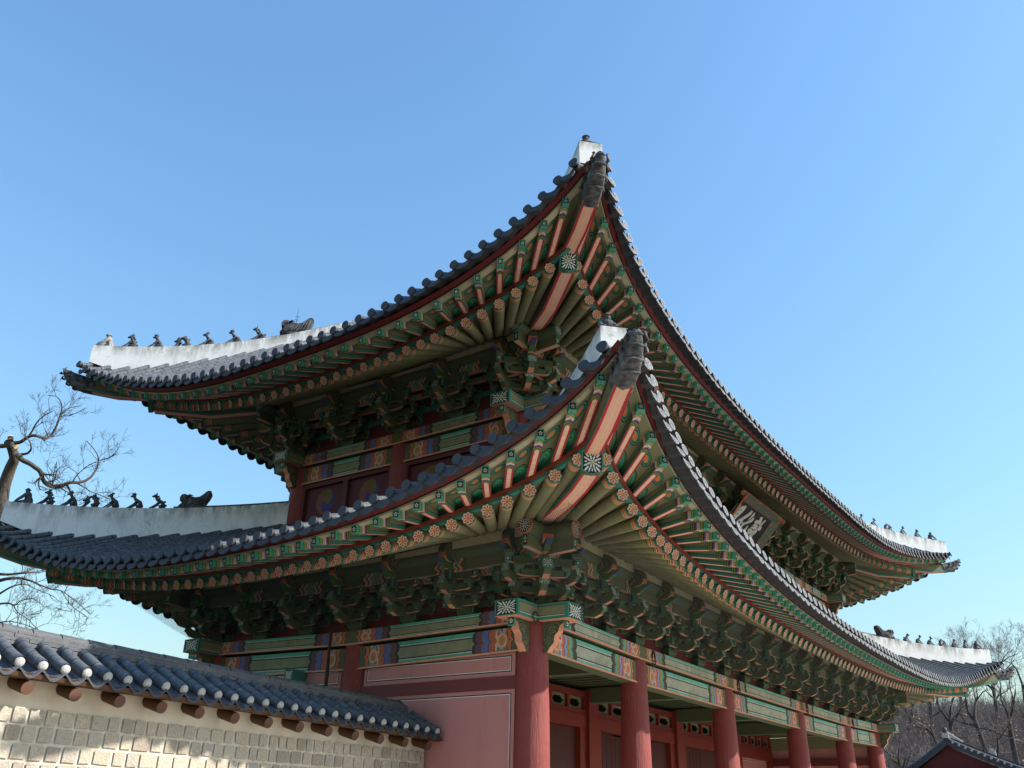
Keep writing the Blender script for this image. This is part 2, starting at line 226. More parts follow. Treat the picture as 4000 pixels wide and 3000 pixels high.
    tr = n.n("ShaderNodeBsdfTransparent"); mx = n.n("ShaderNodeMixShader"); n.put(mx.inputs[0], k); n.t.links.new(tr.outputs[0], mx.inputs[1]); n.t.links.new(n.b.outputs[0], mx.inputs[2])
    n.t.links.new(mx.outputs[0], n.t.nodes["Material Output"].inputs[0]); M['net_thread'] = n.done((.02, .022, .025))
patt()

# ------------------------------------------------------------------ mesh builder
def V(*a): return np.array(a, float)
def unit(a): return a/np.linalg.norm(a)
class MB:
    def __init__(s): s.v = []; s.f = []; s.m = []; s.uv = []; s.names = []; s.sm = []
    def mi(s, m):
        if m not in s.names: s.names.append(m)
        return s.names.index(m)
    def face(s, pts, mat, uv=None, smooth=False):
        i0 = len(s.v); s.v.extend(pts); s.f.append(list(range(i0, i0+len(pts)))); s.m.append(s.mi(mat)); s.sm.append(smooth)
        if uv is None: uv = [(0, 0), (1, 0), (1, 1), (0, 1)] if len(pts) == 4 else [(.5, .5)]*len(pts)
        s.uv.extend(uv)
    def grid(s, P, mat, UV=None, smooth=True):      # P[i][j] points, shared vertices
        n, m = len(P), len(P[0]); i0 = len(s.v)
        for r in P: s.v.extend(r)
        k = s.mi(mat)
        for i in range(n-1):
            for j in range(m-1):
                q = [(i, j), (i+1, j), (i+1, j+1), (i, j+1)]
                s.f.append([i0+a*m+b for a, b in q]); s.m.append(k); s.sm.append(smooth)
                s.uv.extend([UV[a][b] for a, b in q] if UV is not None else [(a, b) for a, b in q])
    def box(s, c, ax, h, mats, skip=''):            # ax: 3 unit axes; mats: one name or dict of +x -x +y -y +z -z
        c = np.array(c, float); ax = [np.array(a, float) for a in ax]
        get = (lambda k: mats) if isinstance(mats, str) else (lambda k: mats.get(k, mats['*']))
        for i in range(3):
            j, k = [(1, 2), (0, 2), (0, 1)][i]
            for sg, nm in ((1, '+'), (-1, '-')):
                key = nm+'xyz'[i]
                if key in skip.split(): continue
                o = c+ax[i]*h[i]*sg
                s.face([o-ax[j]*h[j]-ax[k]*h[k], o+ax[j]*h[j]-ax[k]*h[k], o+ax[j]*h[j]+ax[k]*h[k], o-ax[j]*h[j]+ax[k]*h[k]], get(key))
    def prism(s, prof, O, ex, ey, ez, w, side, edge, cap_uv=None):   # profile in (ex, ey), width +-w along ez; side: cap material, edge: name or list per edge
        pr = np.array(prof, float); n = len(pr); mn = pr.min(0); d = np.maximum(pr.max(0)-mn, 1e-6)
        P = [[O+ex*x+ey*y+ez*q for x, y in pr] for q in (-w, w)]
        uvs = [tuple((p-mn)/d) for p in pr]
        s.face(P[0], side, uvs); s.face(P[1][::-1], side, uvs[::-1])
        for i in range(n):
            j = (i+1) % n; e = edge if isinstance(edge, str) else edge[i % len(edge)]
            s.face([P[0][i], P[0][j], P[1][j], P[1][i]], e)
    def tube(s, path, rad, n, mat, cap0=None, cap1=None, uvu=True, ref=None):
        path = np.array(path, float); k = len(path); rad = np.broadcast_to(rad, (k,))
        T = np.gradient(path, axis=0); T /= np.linalg.norm(T, axis=1)[:, None]+1e-9
        r0 = ref if ref is not None else (V(0, 0, 1) if abs(T[0][2]) < .9 else V(1, 0, 0))
        P = []; UV = []; L = np.concatenate([[0], np.cumsum(np.linalg.norm(np.diff(path, axis=0), axis=1))])
        for i in range(k):
            a = unit(np.cross(T[i], r0)); b = np.cross(a, T[i]); an = np.linspace(0, 2*math.pi, n+1)
            P.append([path[i]+rad[i]*(math.cos(t)*a+math.sin(t)*b) for t in an]); UV.append([(L[i], t/(2*math.pi)) for t in an])
        s.grid(P, mat, UV)
        for c, i in ((cap0, 0), (cap1, k-1)):
            if c:
                an = np.linspace(0, 2*math.pi, n+1)[:-1]; s.face(P[i][:-1], c, [(.5+.5*math.cos(t), .5+.5*math.sin(t)) for t in an])
    def sweep(s, secs, mats, uvL=None, cap=None):   # secs: list of 4-point sections; mats for sides 0-1,1-2,2-3,3-0
        L = [0]
        for a, b in zip(secs, secs[1:]): L.append(L[-1]+np.linalg.norm(np.array(b[0])-np.array(a[0])))
        for k in range(4):
            m = mats if isinstance(mats, str) else mats[k]
            if m is None: continue
            P = [[q[k], q[(k+1) % 4]] for q in secs]; s.grid(P, m, [[(l, 0), (l, 1)] for l in L], False)
        if cap:
            for q in (secs[0], secs[-1]): s.face(list(q), cap)
    def ball(s, c, r, mat, n=8, m=6, ax=None):
        c = np.array(c, float); r = np.broadcast_to(r, (3,)); ax = ax or (V(1, 0, 0), V(0, 1, 0), V(0, 0, 1)); P = []
        for i in range(m+1):
            ph = math.pi*i/m; P.append([c+ax[0]*r[0]*math.sin(ph)*math.cos(t)+ax[1]*r[1]*math.sin(ph)*math.sin(t)+ax[2]*r[2]*math.cos(ph) for t in np.linspace(0, 2*math.pi, n+1)])
        s.grid(P, mat)
    def mesh(s, name, off=(0, 0, 0)):
        me = bpy.data.meshes.new(name); v = np.array(s.v, float)-np.array(off, float)
        me.from_pydata(v.tolist(), [], s.f); me.polygons.foreach_set('material_index', s.m); me.polygons.foreach_set('use_smooth', s.sm)
        ul = me.uv_layers.new(name='UVMap'); ul.data.foreach_set('uv', np.array(s.uv, float).ravel())
        for nm in s.names: me.materials.append(M[nm])
        return me
    def build(s, name, parent=None, loc=None):      # loc: where the object's own origin goes (gate coordinates)
        if loc is None: loc = np.array(parent['_o']) if parent else V(0, 0, 0)
        loc = np.array(loc, float); me = s.mesh(name, loc); return link(name, me, parent, loc)
ORG_ = {}
def link(name, me, parent, loc, rz=0):
    o = bpy.data.objects.new(name, me); C.objects.link(o); loc = np.array(loc, float)
    if parent is not None:
        o.parent = parent; o.location = loc-np.array(ORG_[parent])
    else: o.location = loc+V(0, 0, ZO)
    o.rotation_euler = (0, 0, rz); ORG_[o] = tuple(loc); o_keep.append(o); return o
o_keep = []
def tag(o, label=None, cat=None, group=None, kind=None):
    for k, v in (('label', label), ('category', cat), ('group', group), ('kind', kind)):
        if v: o[k] = v
    return o
def empty(name, loc, label, cat, group=None):
    o = bpy.data.objects.new(name, None); C.objects.link(o); o.location = Vector(loc)+Vector((0, 0, ZO)); o.empty_display_size = .2; ORG_[o] = tuple(loc); o_keep.append(o); return tag(o, label, cat, group)
_b = MB.build
def build(s, name, parent=None, loc=None):
    if loc is None: loc = np.array(ORG_[parent]) if parent is not None else V(0, 0, 0)
    return link(name, s.mesh(name, loc), parent, loc)
MB.build = build
X, Y, Z = V(1, 0, 0), V(0, 1, 0), V(0, 0, 1)
# ================================================================== the two-storey gate
A, B = 24.0, 8.924
XS = [0, 4.07, 9.12, 14.88, 19.93, 24.0]; YS = [0, B/2, B]
UX, UY = .9, 1.0                                     # how far the upper storey's columns stand inside the lower ones
LEV = {'L': dict(raf=(3.367, .997, .543, 1.852, .787, .873, 2.249, 6.496), buy=(4.363, .997, .543, 2.739, .74, .907, 2.699, 6.496), til=(4.646, .997, .543, 3.111, .93, 1.191, 2.481, 6.496),
                b=.65, zp=1.5, X0=2.0, z0=0., g=((.4, .5), (.44, .2)), olim=(-UY, -UX)),
       'U': dict(raf=(2.249, 1.248, .316, 6.428, 6.028, 5.458, 2.326, 5.359), buy=(3.338, 1.248, .316, 7.114, 5.76, 5.33, 2.835, 5.359), til=(3.655, 1.248, .316, 7.453, 5.95, 5.597, 2.247, 5.359),
                b=-.35, zp=6.45, X0=3.0, z0=4.85, g=((.68, .5), (.78, .3)), olim=(-B/2, -B/2))}
SIDES = ('front', 'left', 'rear', 'right')
def L_(s): return A if s in (0, 2) else B
def P(s, t, o, z): return V(t, -o, z) if s == 0 else V(-o, t, z) if s == 1 else V(t, B+o, z) if s == 2 else V(A+o, t, z)
def EO(s): return (-Y, -X, Y, X)[s]
def ET(s): return X if s in (0, 2) else Y
def ev(lv, kind, s, t):
    E, df, ds, zt, zf, zs, pw, pp = LEV[lv][kind]; L = L_(s); u = abs(t-L/2)/(L/2+E); d = df if s in (0, 2) else ds; zm = zf if s in (0, 2) else zs
    u = min(u, 1.08); return E-d*(1-min(u, 1)**pp), zm+(zt-zm)*u**pw
def zroot(lv): return LEV[lv]['zp']+.165+.095
def root_t(lv, s, t):
    L = L_(s); b, X0, E = LEV[lv]['b'], LEV[lv]['X0'], LEV[lv]['raf'][0]
    if t > L/2: return L-root_t(lv, s, L-t) if t != L/2 else t
    return t if t > X0 else -b+(X0+b)*(t+E)/(X0+E)
def buy_tip(lv, s, t):
    o, z = ev(lv, 'raf', s, t); b = LEV[lv]['b']; k = (t-root_t(lv, s, t))/(o-b); ob = o+1
    for _ in range(6): tb = t+k*(ob-o); ob, zb = ev(lv, 'buy', s, tb)
    return t+k*(ob-o), ob, zb
HALF = {('L', 0): [-2.85, -2.26, -1.65, -1.07, -.54, -.06, .38, .76, 1.13], ('L', 1): [-2.87, -2.36, -1.82, -1.34, -.92, -.51, -.15, .22, .58, .94], ('U', 0): [-1.72, -1.12, -.56, -.01, .5, .97, 1.4, 1.8, 2.18], ('U', 1): [-1.66, -1.23, -.81, -.38, .06, .47, .87, 1.28, 1.65, 2.04]}
def tips(lv, s):
    h = HALF[lv, s % 2]; L = L_(s); n = round((L/2-h[-1])/.378); st = (L/2-h[-1])/n
    h = h+[h[-1]+st*k for k in range(1, n)]; return h+[L/2]+[L-x for x in h[::-1]]
gate = empty('palace_gate', (A/2, B/2, -4.4), 'two-storey wooden palace gate with curved tiled eaves, painted brackets and round red columns', 'gate')

# ---- eaves: round rafters, square flying rafters, boards, strips
def rafter_mb(mb, lv, s, t):
    b = LEV[lv]['b']; o, z = ev(lv, 'raf', s, t); r0 = root_t(lv, s, t); p0 = P(s, t, o, z); p1 = P(s, r0, b, zroot(lv)); d = unit(p1-p0); p1 = p1+d*.2
    L = np.linalg.norm(p1-p0); mb.tube([p0, p0+d*.35, p0+d*L*.6, p1], [.113, .113, .112, .112], 14, 'rafter_wood', 'rafter_flower'); return p0
def flyer_mb(mb, lv, s, t):
    o, z = ev(lv, 'raf', s, t); tb, ob, zb = buy_tip(lv, s, t); p0 = P(s, tb, ob, zb); p1 = P(s, t, o, z+.095+.11+.08); d = unit(p1-p0); p1 = p1+d*.35
    L = np.linalg.norm(p1-p0); sd_ = unit(np.cross(d, Z)); u_ = np.cross(sd_, d); w_, h_ = .066, .075
    q = lambda c, k: [c-sd_*w_*k-u_*h_*k, c+sd_*w_*k-u_*h_*k, c+sd_*w_*k+u_*h_*k, c-sd_*w_*k+u_*h_*k]
    if u_[2] < 0: u_ = -u_
    a, m_, c = q(p0, .9), q(p0+d*.4, 1), q(p1, 1); us = (0, .4, L)
    for k, mat in ((0, 'flyer_under'), (1, 'flyer_side'), (3, 'flyer_side')):
        secs = [a, m_, c]; k2 = (k+1) % 4
        fl = (lambda i: [(us[i], 0), (us[i], 1)]) if k != 3 else (lambda i: [(us[i], 1), (us[i], 0)])
        mb.grid([[x[k], x[k2]] for x in secs], mat, [fl(i) for i in range(3)], False)
    mb.face([a[0], a[1], a[2], a[3]], 'plaque_dots'); return p0
allr = []
for lv in 'LU':
    for s in range(4):
        for t in tips(lv, s):
            o, z = ev(lv, 'raf', s, t); allr.append((np.linalg.norm(P(s, t, o, z)-CAM)+(100 if s > 1 else 0), lv, s, t))
allr.sort(key=lambda a: a[0])
for nm, fn in (('rafter', rafter_mb), ('flying_rafter', flyer_mb)):
    rest = MB()
    for i, (_, lv, s, t) in enumerate(allr):
        if i < 99:
            mb = MB(); p0 = fn(mb, lv, s, t); mb.build(nm, gate, p0)
        else: fn(rest, lv, s, t)
    tag(rest.build(nm, gate), kind='stuff')
def ring(lv, s, fn, n=90):     # sections along a side, denser towards the corners
    L = L_(s); E = LEV[lv]['buy'][0]; return [fn(L/2+(L/2+E*1.0)*math.sin(x)) for x in np.linspace(-math.pi/2, math.pi/2, n)]
for lv in 'LU':
    for s in range(4):
        L = L_(s); b = LEV[lv]['b']; E = LEV[lv]['raf'][0]
        ts = [t for t in np.unique(np.concatenate([np.linspace(-E+.12, L+E-.12, 80)]))]
        idx = lambda t: np.interp(t, tips(lv, s), range(len(tips(lv, s))))
        sb = MB(); P1 = []; P2 = []; U1 = []; P3 = []
        for t in ts:
            o, z = ev(lv, 'raf', s, t); r0 = root_t(lv, s, t); tb, ob, zb = buy_tip(lv, s, t); k = (t-r0)/(o-b)
            P1.append([P(s, r0-k*.25, b-.25, zroot(lv)+.2), P(s, r0, b, zroot(lv)+.1), P(s, t, o, z+.1)])
            P3.append([P(s, t-k*.06, o-.06, z+.19), P(s, t-k*.06, o-.06, z+.36)])
            P2.append([P(s, t-k*.06, o-.06, z+.355), P(s, (t+tb)/2, (o+ob)/2, (z+.36+zb+.075)/2-.005), P(s, tb, ob-.01, zb+.07)]); U1.append([(idx(t)+.0, v) for v in (0, .5, 1)])
        sb.grid(P1, 'olive', None, False); sb.grid(P3, 'teal', None, False); sb.grid(P2, 'eave_board', U1, False)
        sb.build('eave_board', gate)
        st = MB(); S1, S2 = [], []
        for t in np.linspace(-E-.02, L+E+.02, 90):
            o, z = ev(lv, 'raf', s, t); S1.append([P(s, t, o-.1, z+.098), P(s, t, o+.0, z+.098), P(s, t, o+.0, z+.15), P(s, t, o-.1, z+.15)]); S2.append([P(s, t, o-.12, z+.151), P(s, t, o+.04, z+.151), P(s, t, o+.05, z+.21), P(s, t, o-.12, z+.21)])
        st.sweep(S1, 'teal'); st.sweep(S2, 'strip_red'); st.build('rafter_strip', gate)
        fb = MB(); E2 = LEV[lv]['buy'][0]; S3, S4, S5, S6 = [], [], [], []
        for t in np.linspace(-E2+.1, L+E2-.1, 110):
            o, z = ev(lv, 'buy', s, t); o3, z3 = ev(lv, 'til', s, t); zt = max(z3-.2, z+.19)
            S3.append([P(s, t, o-.14, z+.072), P(s, t, o+.0, z+.072), P(s, t, o+.0, z+.105), P(s, t, o-.14, z+.105)]); S4.append([P(s, t, o-.14, z+.106), P(s, t, o+.02, z+.106), P(s, t, o+.02, z+.12), P(s, t, o-.14, z+.12)])
            S5.append([P(s, t, o-.14, z+.121), P(s, t, o+.035, z+.121), P(s, t, o+.1, zt+.0), P(s, t, o-.14, zt+.0)])
        fb.sweep(S3, 'cream'); fb.sweep(S4, 'black'); fb.sweep(S5, 'fascia'); fb.build('fascia_board', gate)

# ---- tiled roofs, one slope per side
def g_(lv, s, d): a, c = LEV[lv]['g'][s % 2]; return a*d*d/(d+c)
roof_top = {}
for lv in 'LU':
    for s in range(4):
        L = L_(s); E = LEV[lv]['til'][0]; lim = LEV[lv]['olim'][s % 2]; mb = MB(); n = int(round((L+2*E-1.2)/.345)); step = (L+2*E-1.2)/n
        sh = []
        for k in range(2*n+1):
            t = -E+.6+step*k/2; o, z = ev(lv, 'til', s, t); zb = ev(lv, 'buy', s, t)[1]; z = max(z, zb+.3)-.095; hip = -min(t, L-t); oin = max(lim, hip); D = max(o-oin, .12)
            tube = k % 2 == 0; fr = np.linspace(0, 1, max(4, int(D/.45)+2))
            if tube:
                path = [P(s, t, o-D*f, z+g_(lv, s, D*f)) for f in fr]; path = [q+ET(s)*random.uniform(-.012, .012) for q in path[:1]]+path[1:]; mb.tube(path, .077*random.uniform(.95, 1.05), 10, 'roof_tile')
                d0 = unit(path[0]-path[1]); dt = unit(d0+Z*.42); endm = 'tile_end_carved_lit' if s != 1 else 'tile_end'  # left ends take the shaded tone, the other sides the sunlit one
                mb.tube([path[0]+d0*.02+Z*.01, path[0]+d0*.02+Z*.01+dt*.05], [.098, .102] if s == 0 else [.088, .092], 14, 'tile_end', 'tile_end', endm)
                sh.append([P(s, t, o-D*f, z-.03+g_(lv, s, D*f)) for f in np.linspace(0, 1, 12)])
            else:
                sh.append([P(s, t, o-D*f, z-.085+g_(lv, s, D*f)) for f in np.linspace(0, 1, 12)])
                c = P(s, t, o+.02, z-.05); e = EO(s); k_ = .25+random.uniform(-.06, .06); ey = unit(Z-e*k_); ez = unit(e+Z*k_)
                mb.prism([(-.165, .03), (-.17, -.03), (-.13, -.1), (-.07, -.145), (0, -.16), (.07, -.145), (.13, -.1), (.17, -.03), (.165, .03), (.09, -.015), (0, -.03), (-.09, -.015)], c, ET(s), ey, ez, .014, 'tile_end_carved_lit' if s == 0 else 'tile_end', 'tile_end')
        mb.grid(sh, 'roof_tile', [[(.001*j, i*.2) for j in range(12)] for i in range(len(sh))])
        under = [[q[0]-Z*.05+EO(s)*.03, q[1]-Z*.08] for q in sh]; mb.grid(under, 'tile_under', None, False)
        mb.build('tiled_roof', gate)
# ---- hip ridges of lime plaster, hip rafters, dragon caps
CORN = [((0, 0), V(-1, -1, 0)), ((0, B), V(-1, 1, 0)), ((A, 0), V(1, -1, 0)), ((A, B), V(1, 1, 0))]
RT = {'L': (3.97, 4.87, lambda s: 3.38-.03*s+.03*s*s), 'U': (3.2, 7.5, lambda s: 7.83+.06*s+.0605*min(s, 4.4)**2+.45*max(s-4.4, 0))}
def hip(ci, q, z): (cx, cy), d = CORN[ci]; return V(cx, cy, z)+V(d[0], d[1], 0)*q
for lv in 'LU':
    e, smax, zt = RT[lv]
    for ci in range(4):
        d = unit(CORN[ci][1]); n_ = V(-d[1], d[0], 0); mb = MB(); ss = np.linspace(0, smax, 24); w_ = .215
        lf, rf_, tp, bt = [], [], [], []
        for s_ in ss:
            z = zt(s_); zb = z-(.5+.45*min(s_, 1)); lf.append([hip(ci, e-s_, zb)+n_*w_, hip(ci, e-s_, z)+n_*w_]); rf_.append([hip(ci, e-s_, zb)-n_*w_, hip(ci, e-s_, z)-n_*w_]); tp.append([hip(ci, e-s_, z)+n_*w_, hip(ci, e-s_, z+.03), hip(ci, e-s_, z)-n_*w_])
        uv = [[(x, 0), (x, 1)] for x in ss]; mb.grid(lf, 'plaster', uv, False); mb.grid(rf_, 'plaster', uv, False); mb.grid(tp, 'plaster', [[(x, .9)]*3 for x in ss], False)
        mb.face([lf[0][0], rf_[0][0], rf_[0][1], lf[0][1]], 'plaster'); 
        rd = mb.build('hip_ridge', gate)
        cp = MB(); cp.tube([hip(ci, e-s_, zt(s_)+.0) for s_ in np.linspace(2.75, smax, 14)], .11, 8, 'roof_tile', 'tile_end', 'tile_end'); cp.build('ridge_cap', rd)
# main ridge, out of sight from the ground
mb = MB(); mb.box((A/2, B/2, 10.75), (X, Y, Z), (7.6, .25, .45), 'plaster'); mb.build('main_ridge', gate)
HB = {'L': ([(.2, 1.75), (.98, 1.66), (1.7, 1.55), (2.43, 1.495), (2.94, 1.52)], .36, [(2.5, 1.86), (3.05, 1.82), (3.55, 1.93), (4.24, 2.21)], 3.0, 1.71),
      'U': ([(-1., 6.8), (-.43, 6.6), (.1, 6.38), (.87, 6.16), (1.9, 6.16)], .36, [(1.3, 6.55), (1.99, 6.5), (2.6, 6.46), (3.16, 6.55)], 1.98, 6.34)}
for lv in 'LU':
    lo, h, hi, qp, zp_ = HB[lv]
    for ci in range(4):
        d = unit(CORN[ci][1]); n_ = V(-d[1], d[0], 0); mb = MB()
        for path, hw, hh in ((lo, .15, h), (hi, .14, .3)):
            secs = [[hip(ci, q, z)-n_*hw, hip(ci, q, z)+n_*hw, hip(ci, q, z+hh)+n_*hw, hip(ci, q, z+hh)-n_*hw] for q, z in path]
            L = [0.]
            for a, b2 in zip(path, path[1:]): L.append(L[-1]+1.41*abs(b2[0]-a[0]))
            mb.grid([[x[0], x[1]] for x in secs], 'hip_under', [[(l, 0), (l, 1)] for l in L], False)
            mb.grid([[x[1], x[2]] for x in secs], 'hip_side', [[(l, 0), (l, 1)] for l in L], False); mb.grid([[x[0], x[3]] for x in secs], 'hip_side', [[(l, 0), (l, 1)] for l in L], False)
            mb.face(secs[-1], 'olive')
        hr = mb.build('hip_rafter', gate)
        pb = MB(); c = hip(ci, qp, zp_); tilt = unit(d-Z*.12); u_ = unit(Z+d*.12)
        pb.prism([(-.175, -.12), (0, -.215), (.175, -.12), (.175, .2), (-.175, .2)], c, n_, u_, tilt, .05, 'plaque', 'teal'); pb.build('end_plaque', hr)
        # dragon-head sleeve over the tip of the hip rafter
        tb = MB(); q0, z0 = hi[-1]; pts = [(q0-.1, z0-.03, .46, .17), (q0+.05, z0-.01, .48, .175), (q0+.2, z0+.05, .47, .17), (q0+.33, z0+.16, .4, .155), (q0+.43, z0+.31, .29, .12), (q0+.48, z0+.45, .16, .07), (q0+.47, z0+.56, .05, .02)]
        P_ = []
        for q, z, hh, hw in pts:
            cc = hip(ci, q, z); ring_ = []
            for k in range(13):
                a = 2*math.pi*k/12; x_ = math.cos(a); y_ = math.sin(a); sx = math.copysign(abs(x_)**.55, x_); sy = math.copysign(abs(y_)**.55, y_); ring_.append(cc+n_*hw*sx*(1+.06*math.sin(5*a))+(Z*.8-d*.3)*hh*.5*(sy+1))
            P_.append(ring_)
        tb.grid(P_, 'clay'); tb.face(P_[0][:-1], 'clay')
        for sg in (-1, 1):
            for k in range(4):
                q, z, hh, hw = pts[1+k]; c = hip(ci, q, z+hh*.45)+n_*sg*hw; tb.tube([c-d*.1-Z*.02, c+n_*sg*.03, c+d*.05+Z*.09, c+Z*.15-d*.03], [.02, .035, .03, .01], 6, 'clay')
            c = hip(ci, pts[3][0], pts[3][1]+.3)+n_*sg*.14; tb.ball(c, .045, 'clay')
        for k in range(4):
            q, z, hh, hw = pts[2+k]; c = hip(ci, q+.02, z+.02); tb.tube([c+n_*hw*.8, c+d*.04-Z*.01, c-n_*hw*.8], [.02, .03, .02], 6, 'clay')
        tb.build('dragon_cap', gate)

# ---- columns
def column(x, y, z0, z1, r0, r1, nm='column', rot=0):
    mb = MB(); c = V(x, y, 0); H = z1-z0; zs = np.linspace(0, 1, 9); prof = [r0+(r1-r0)*f**1.4+.012*math.sin(math.pi*f) for f in zs]
    mb.tube([c+Z*(z0+H*f) for f in zs], prof, 28, 'column_red', None, 'dark_red', ref=X); mb.build(nm, gate, (x, y, z0))
GZ = [0, -.11, -.14, -.14, -.11, 0]
for x, gz in zip(XS, GZ):
    for y in (0, B): column(x, y, -4.4, gz, .335, .272)
for y in (B/2,):
    for x in (0, A): column(x, y, -4.4, -.09, .335, .272)
ux = [UX]+XS[1:5]+[A-UX]; uy = [UY, B/2, B-UY]
for x in ux:
    for y in (UY, B-UY): column(x, y, 1.6, 4.85, .28, .26)
for x in (UX, A-UX): column(x, B/2, 1.6, 4.82, .28, .26)
# ---- painted tie beams
def tie(p0, p1, outn, z00, z01, h, half, mat, ins, bright='pink'):   # from p0 to p1 at ground plan, bottom z at both ends
    p0, p1 = V(*p0, 0), V(*p1, 0); d = unit(p1-p0); L = np.linalg.norm(p1-p0); mb = MB(); o = V(*outn, 0)
    for sgn, mt in ((1, mat), (-1, 'olive')):
        for a, b2 in ((ins, L/2), (L-ins, L/2)):
            qa, qb = p0+d*a+o*half*sgn, p0+d*b2+o*half*sgn; za, zb = z00+(z01-z00)*a/L, z00+(z01-z00)*b2/L
            mb.face([qa+Z*za, qb+Z*zb, qb+Z*(zb+h), qa+Z*(za+h)], mt, [(0, 0), (L/2-ins, 0), (L/2-ins, 1), (0, 1)])
    e0, e1 = p0+d*ins, p0+d*(L-ins); za, zb = z00+(z01-z00)*ins/L, z01+(z00-z01)*ins/L
    for hz, m_ in ((0, 'olive_dark'), (h, 'olive_dark')): mb.face([e0-o*half+Z*(za+hz), e1-o*half+Z*(zb+hz), e1+o*half+Z*(zb+hz), e0+o*half+Z*(za+hz)], m_)
    for q, z in ((e0, za), (e1, zb)): mb.face([q-o*half+Z*z, q+o*half+Z*z, q+o*half+Z*(z+h), q-o*half+Z*(z+h)], 'olive')
    a, b2 = e0+o*(half+.008)+Z*(za+.012), e1+o*(half+.008)+Z*(zb+.012); mb.sweep([[a-Z*.016-o*.012, a-Z*.016+o*.014, a+Z*.016+o*.014, a+Z*.016-o*.012], [b2-Z*.016-o*.012, b2-Z*.016+o*.014, b2+Z*.016+o*.014, b2+Z*.016-o*.012]], 'salmon')
    mb.build('tie_beam', gate, (p0+p1)/2+Z*z00)
for s in range(4):
    mt = 'beam_front' if s in (0, 2) else 'beam_side'; xs = XS if s in (0, 2) else YS; gz = GZ if s in (0, 2) else [0, -.09, 0]
    vx = ux if s in (0, 2) else uy; gu = [0, -.06, -.08, -.08, -.06, 0] if s in (0, 2) else [0, -.03, 0]
    for i in range(len(xs)-1):
        pt = lambda t, o: P(s, t, o, 0)[:2]
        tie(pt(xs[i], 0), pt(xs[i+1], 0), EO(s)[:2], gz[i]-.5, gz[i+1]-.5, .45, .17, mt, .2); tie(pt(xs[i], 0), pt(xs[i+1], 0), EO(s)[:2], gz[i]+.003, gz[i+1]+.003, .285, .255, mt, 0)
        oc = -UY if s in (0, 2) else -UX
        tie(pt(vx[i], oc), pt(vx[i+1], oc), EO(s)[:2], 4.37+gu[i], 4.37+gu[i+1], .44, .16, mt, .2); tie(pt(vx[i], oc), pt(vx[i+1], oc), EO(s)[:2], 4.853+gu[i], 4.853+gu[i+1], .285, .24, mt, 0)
# crossing beam ends with flower plaques, carved scroll brackets below
for zb, ox, oy, ext in ((0, 0, 0, .92), (4.85, UX, UY, .84)):
    for cx, cy, dx, dy in ((ox, oy, -1, -1), (ox, B-oy, -1, 1), (A-ox, oy, 1, -1), (A-ox, B-oy, 1, 1)):
        for dr in (V(dx, 0, 0), V(0, dy, 0)):
            sdv = V(dr[1], dr[0], 0); c0 = V(cx, cy, zb+.145); mb = MB(); r_ = unit(sdv)
            a = c0+dr*.256; b2 = c0+dr*ext; hw = .256; hz = .147
            for sg in (1, -1):
                q = [a+r_*hw*sg-Z*hz, b2+r_*hw*sg-Z*hz, b2+r_*hw*sg+Z*hz, a+r_*hw*sg+Z*hz]; mb.face(q, 'olive')
                for z0_, z1_, m_ in ((-1, -.62, 'teal'), (.72, 1, 'teal'), (-.62, -.55, 'line_white'), (.65, .72, 'line_black'), (-.55, -.47, 'line_black')):
                    f = r_*sg*(hw+.002); mb.face([a+f+Z*hz*z0_, b2+f+Z*hz*z0_, b2+f+Z*hz*z1_, a+f+Z*hz*z1_], m_)
                f = r_*sg*(hw+.004); mb.face([b2-dr*.07+f-Z*hz, b2+f-Z*hz, b2+f+Z*hz, b2-dr*.07+f+Z*hz], 'teal')
            mb.face([a-r_*hw-Z*hz, b2-r_*hw-Z*hz, b2+r_*hw-Z*hz, a+r_*hw-Z*hz], 'salmon'); mb.face([a-r_*hw+Z*hz, b2-r_*hw+Z*hz, b2+r_*hw+Z*hz, a+r_*hw+Z*hz], 'olive')
            mb.face([b2-r_*hw-Z*hz, b2+r_*hw-Z*hz, b2+r_*hw+Z*hz, b2-r_*hw+Z*hz], 'plaque'); be = mb.build('beam_end', gate, a)
            sb = MB(); O = V(cx, cy, zb); sb.prism([(.25, -.004), (.72, -.004), (.72, -.05), (.63, -.1), (.6, -.2), (.52, -.27), (.5, -.4), (.42, -.47), (.36, -.56), (.25, -.56)], O, dr, Z, r_, .08, 'scroll_wood', ['salmon', 'salmon', 'salmon', 'salmon', 'salmon', 'salmon', 'salmon', 'salmon', 'olive', 'olive'])
            for k, (px_, pz_, rr) in enumerate(((.45, -.15, .09), (.36, -.36, .08))):
                for sg in (1, -1):
                    cen = O+dr*px_+Z*pz_+r_*sg*.083; an = np.linspace(0, 4.5*math.pi, 40); sb.tube([cen+(dr*math.cos(t)+Z*math.sin(t))*rr*(t/14.2) for t in an], .009, 5, 'olive')
            sb.box(O+dr*.735+Z*-.07, (dr, r_, Z), (.018, .075, .09), {'*': 'teal', '+x': 'plaque_dots'}); sb.build('scroll_bracket', be)
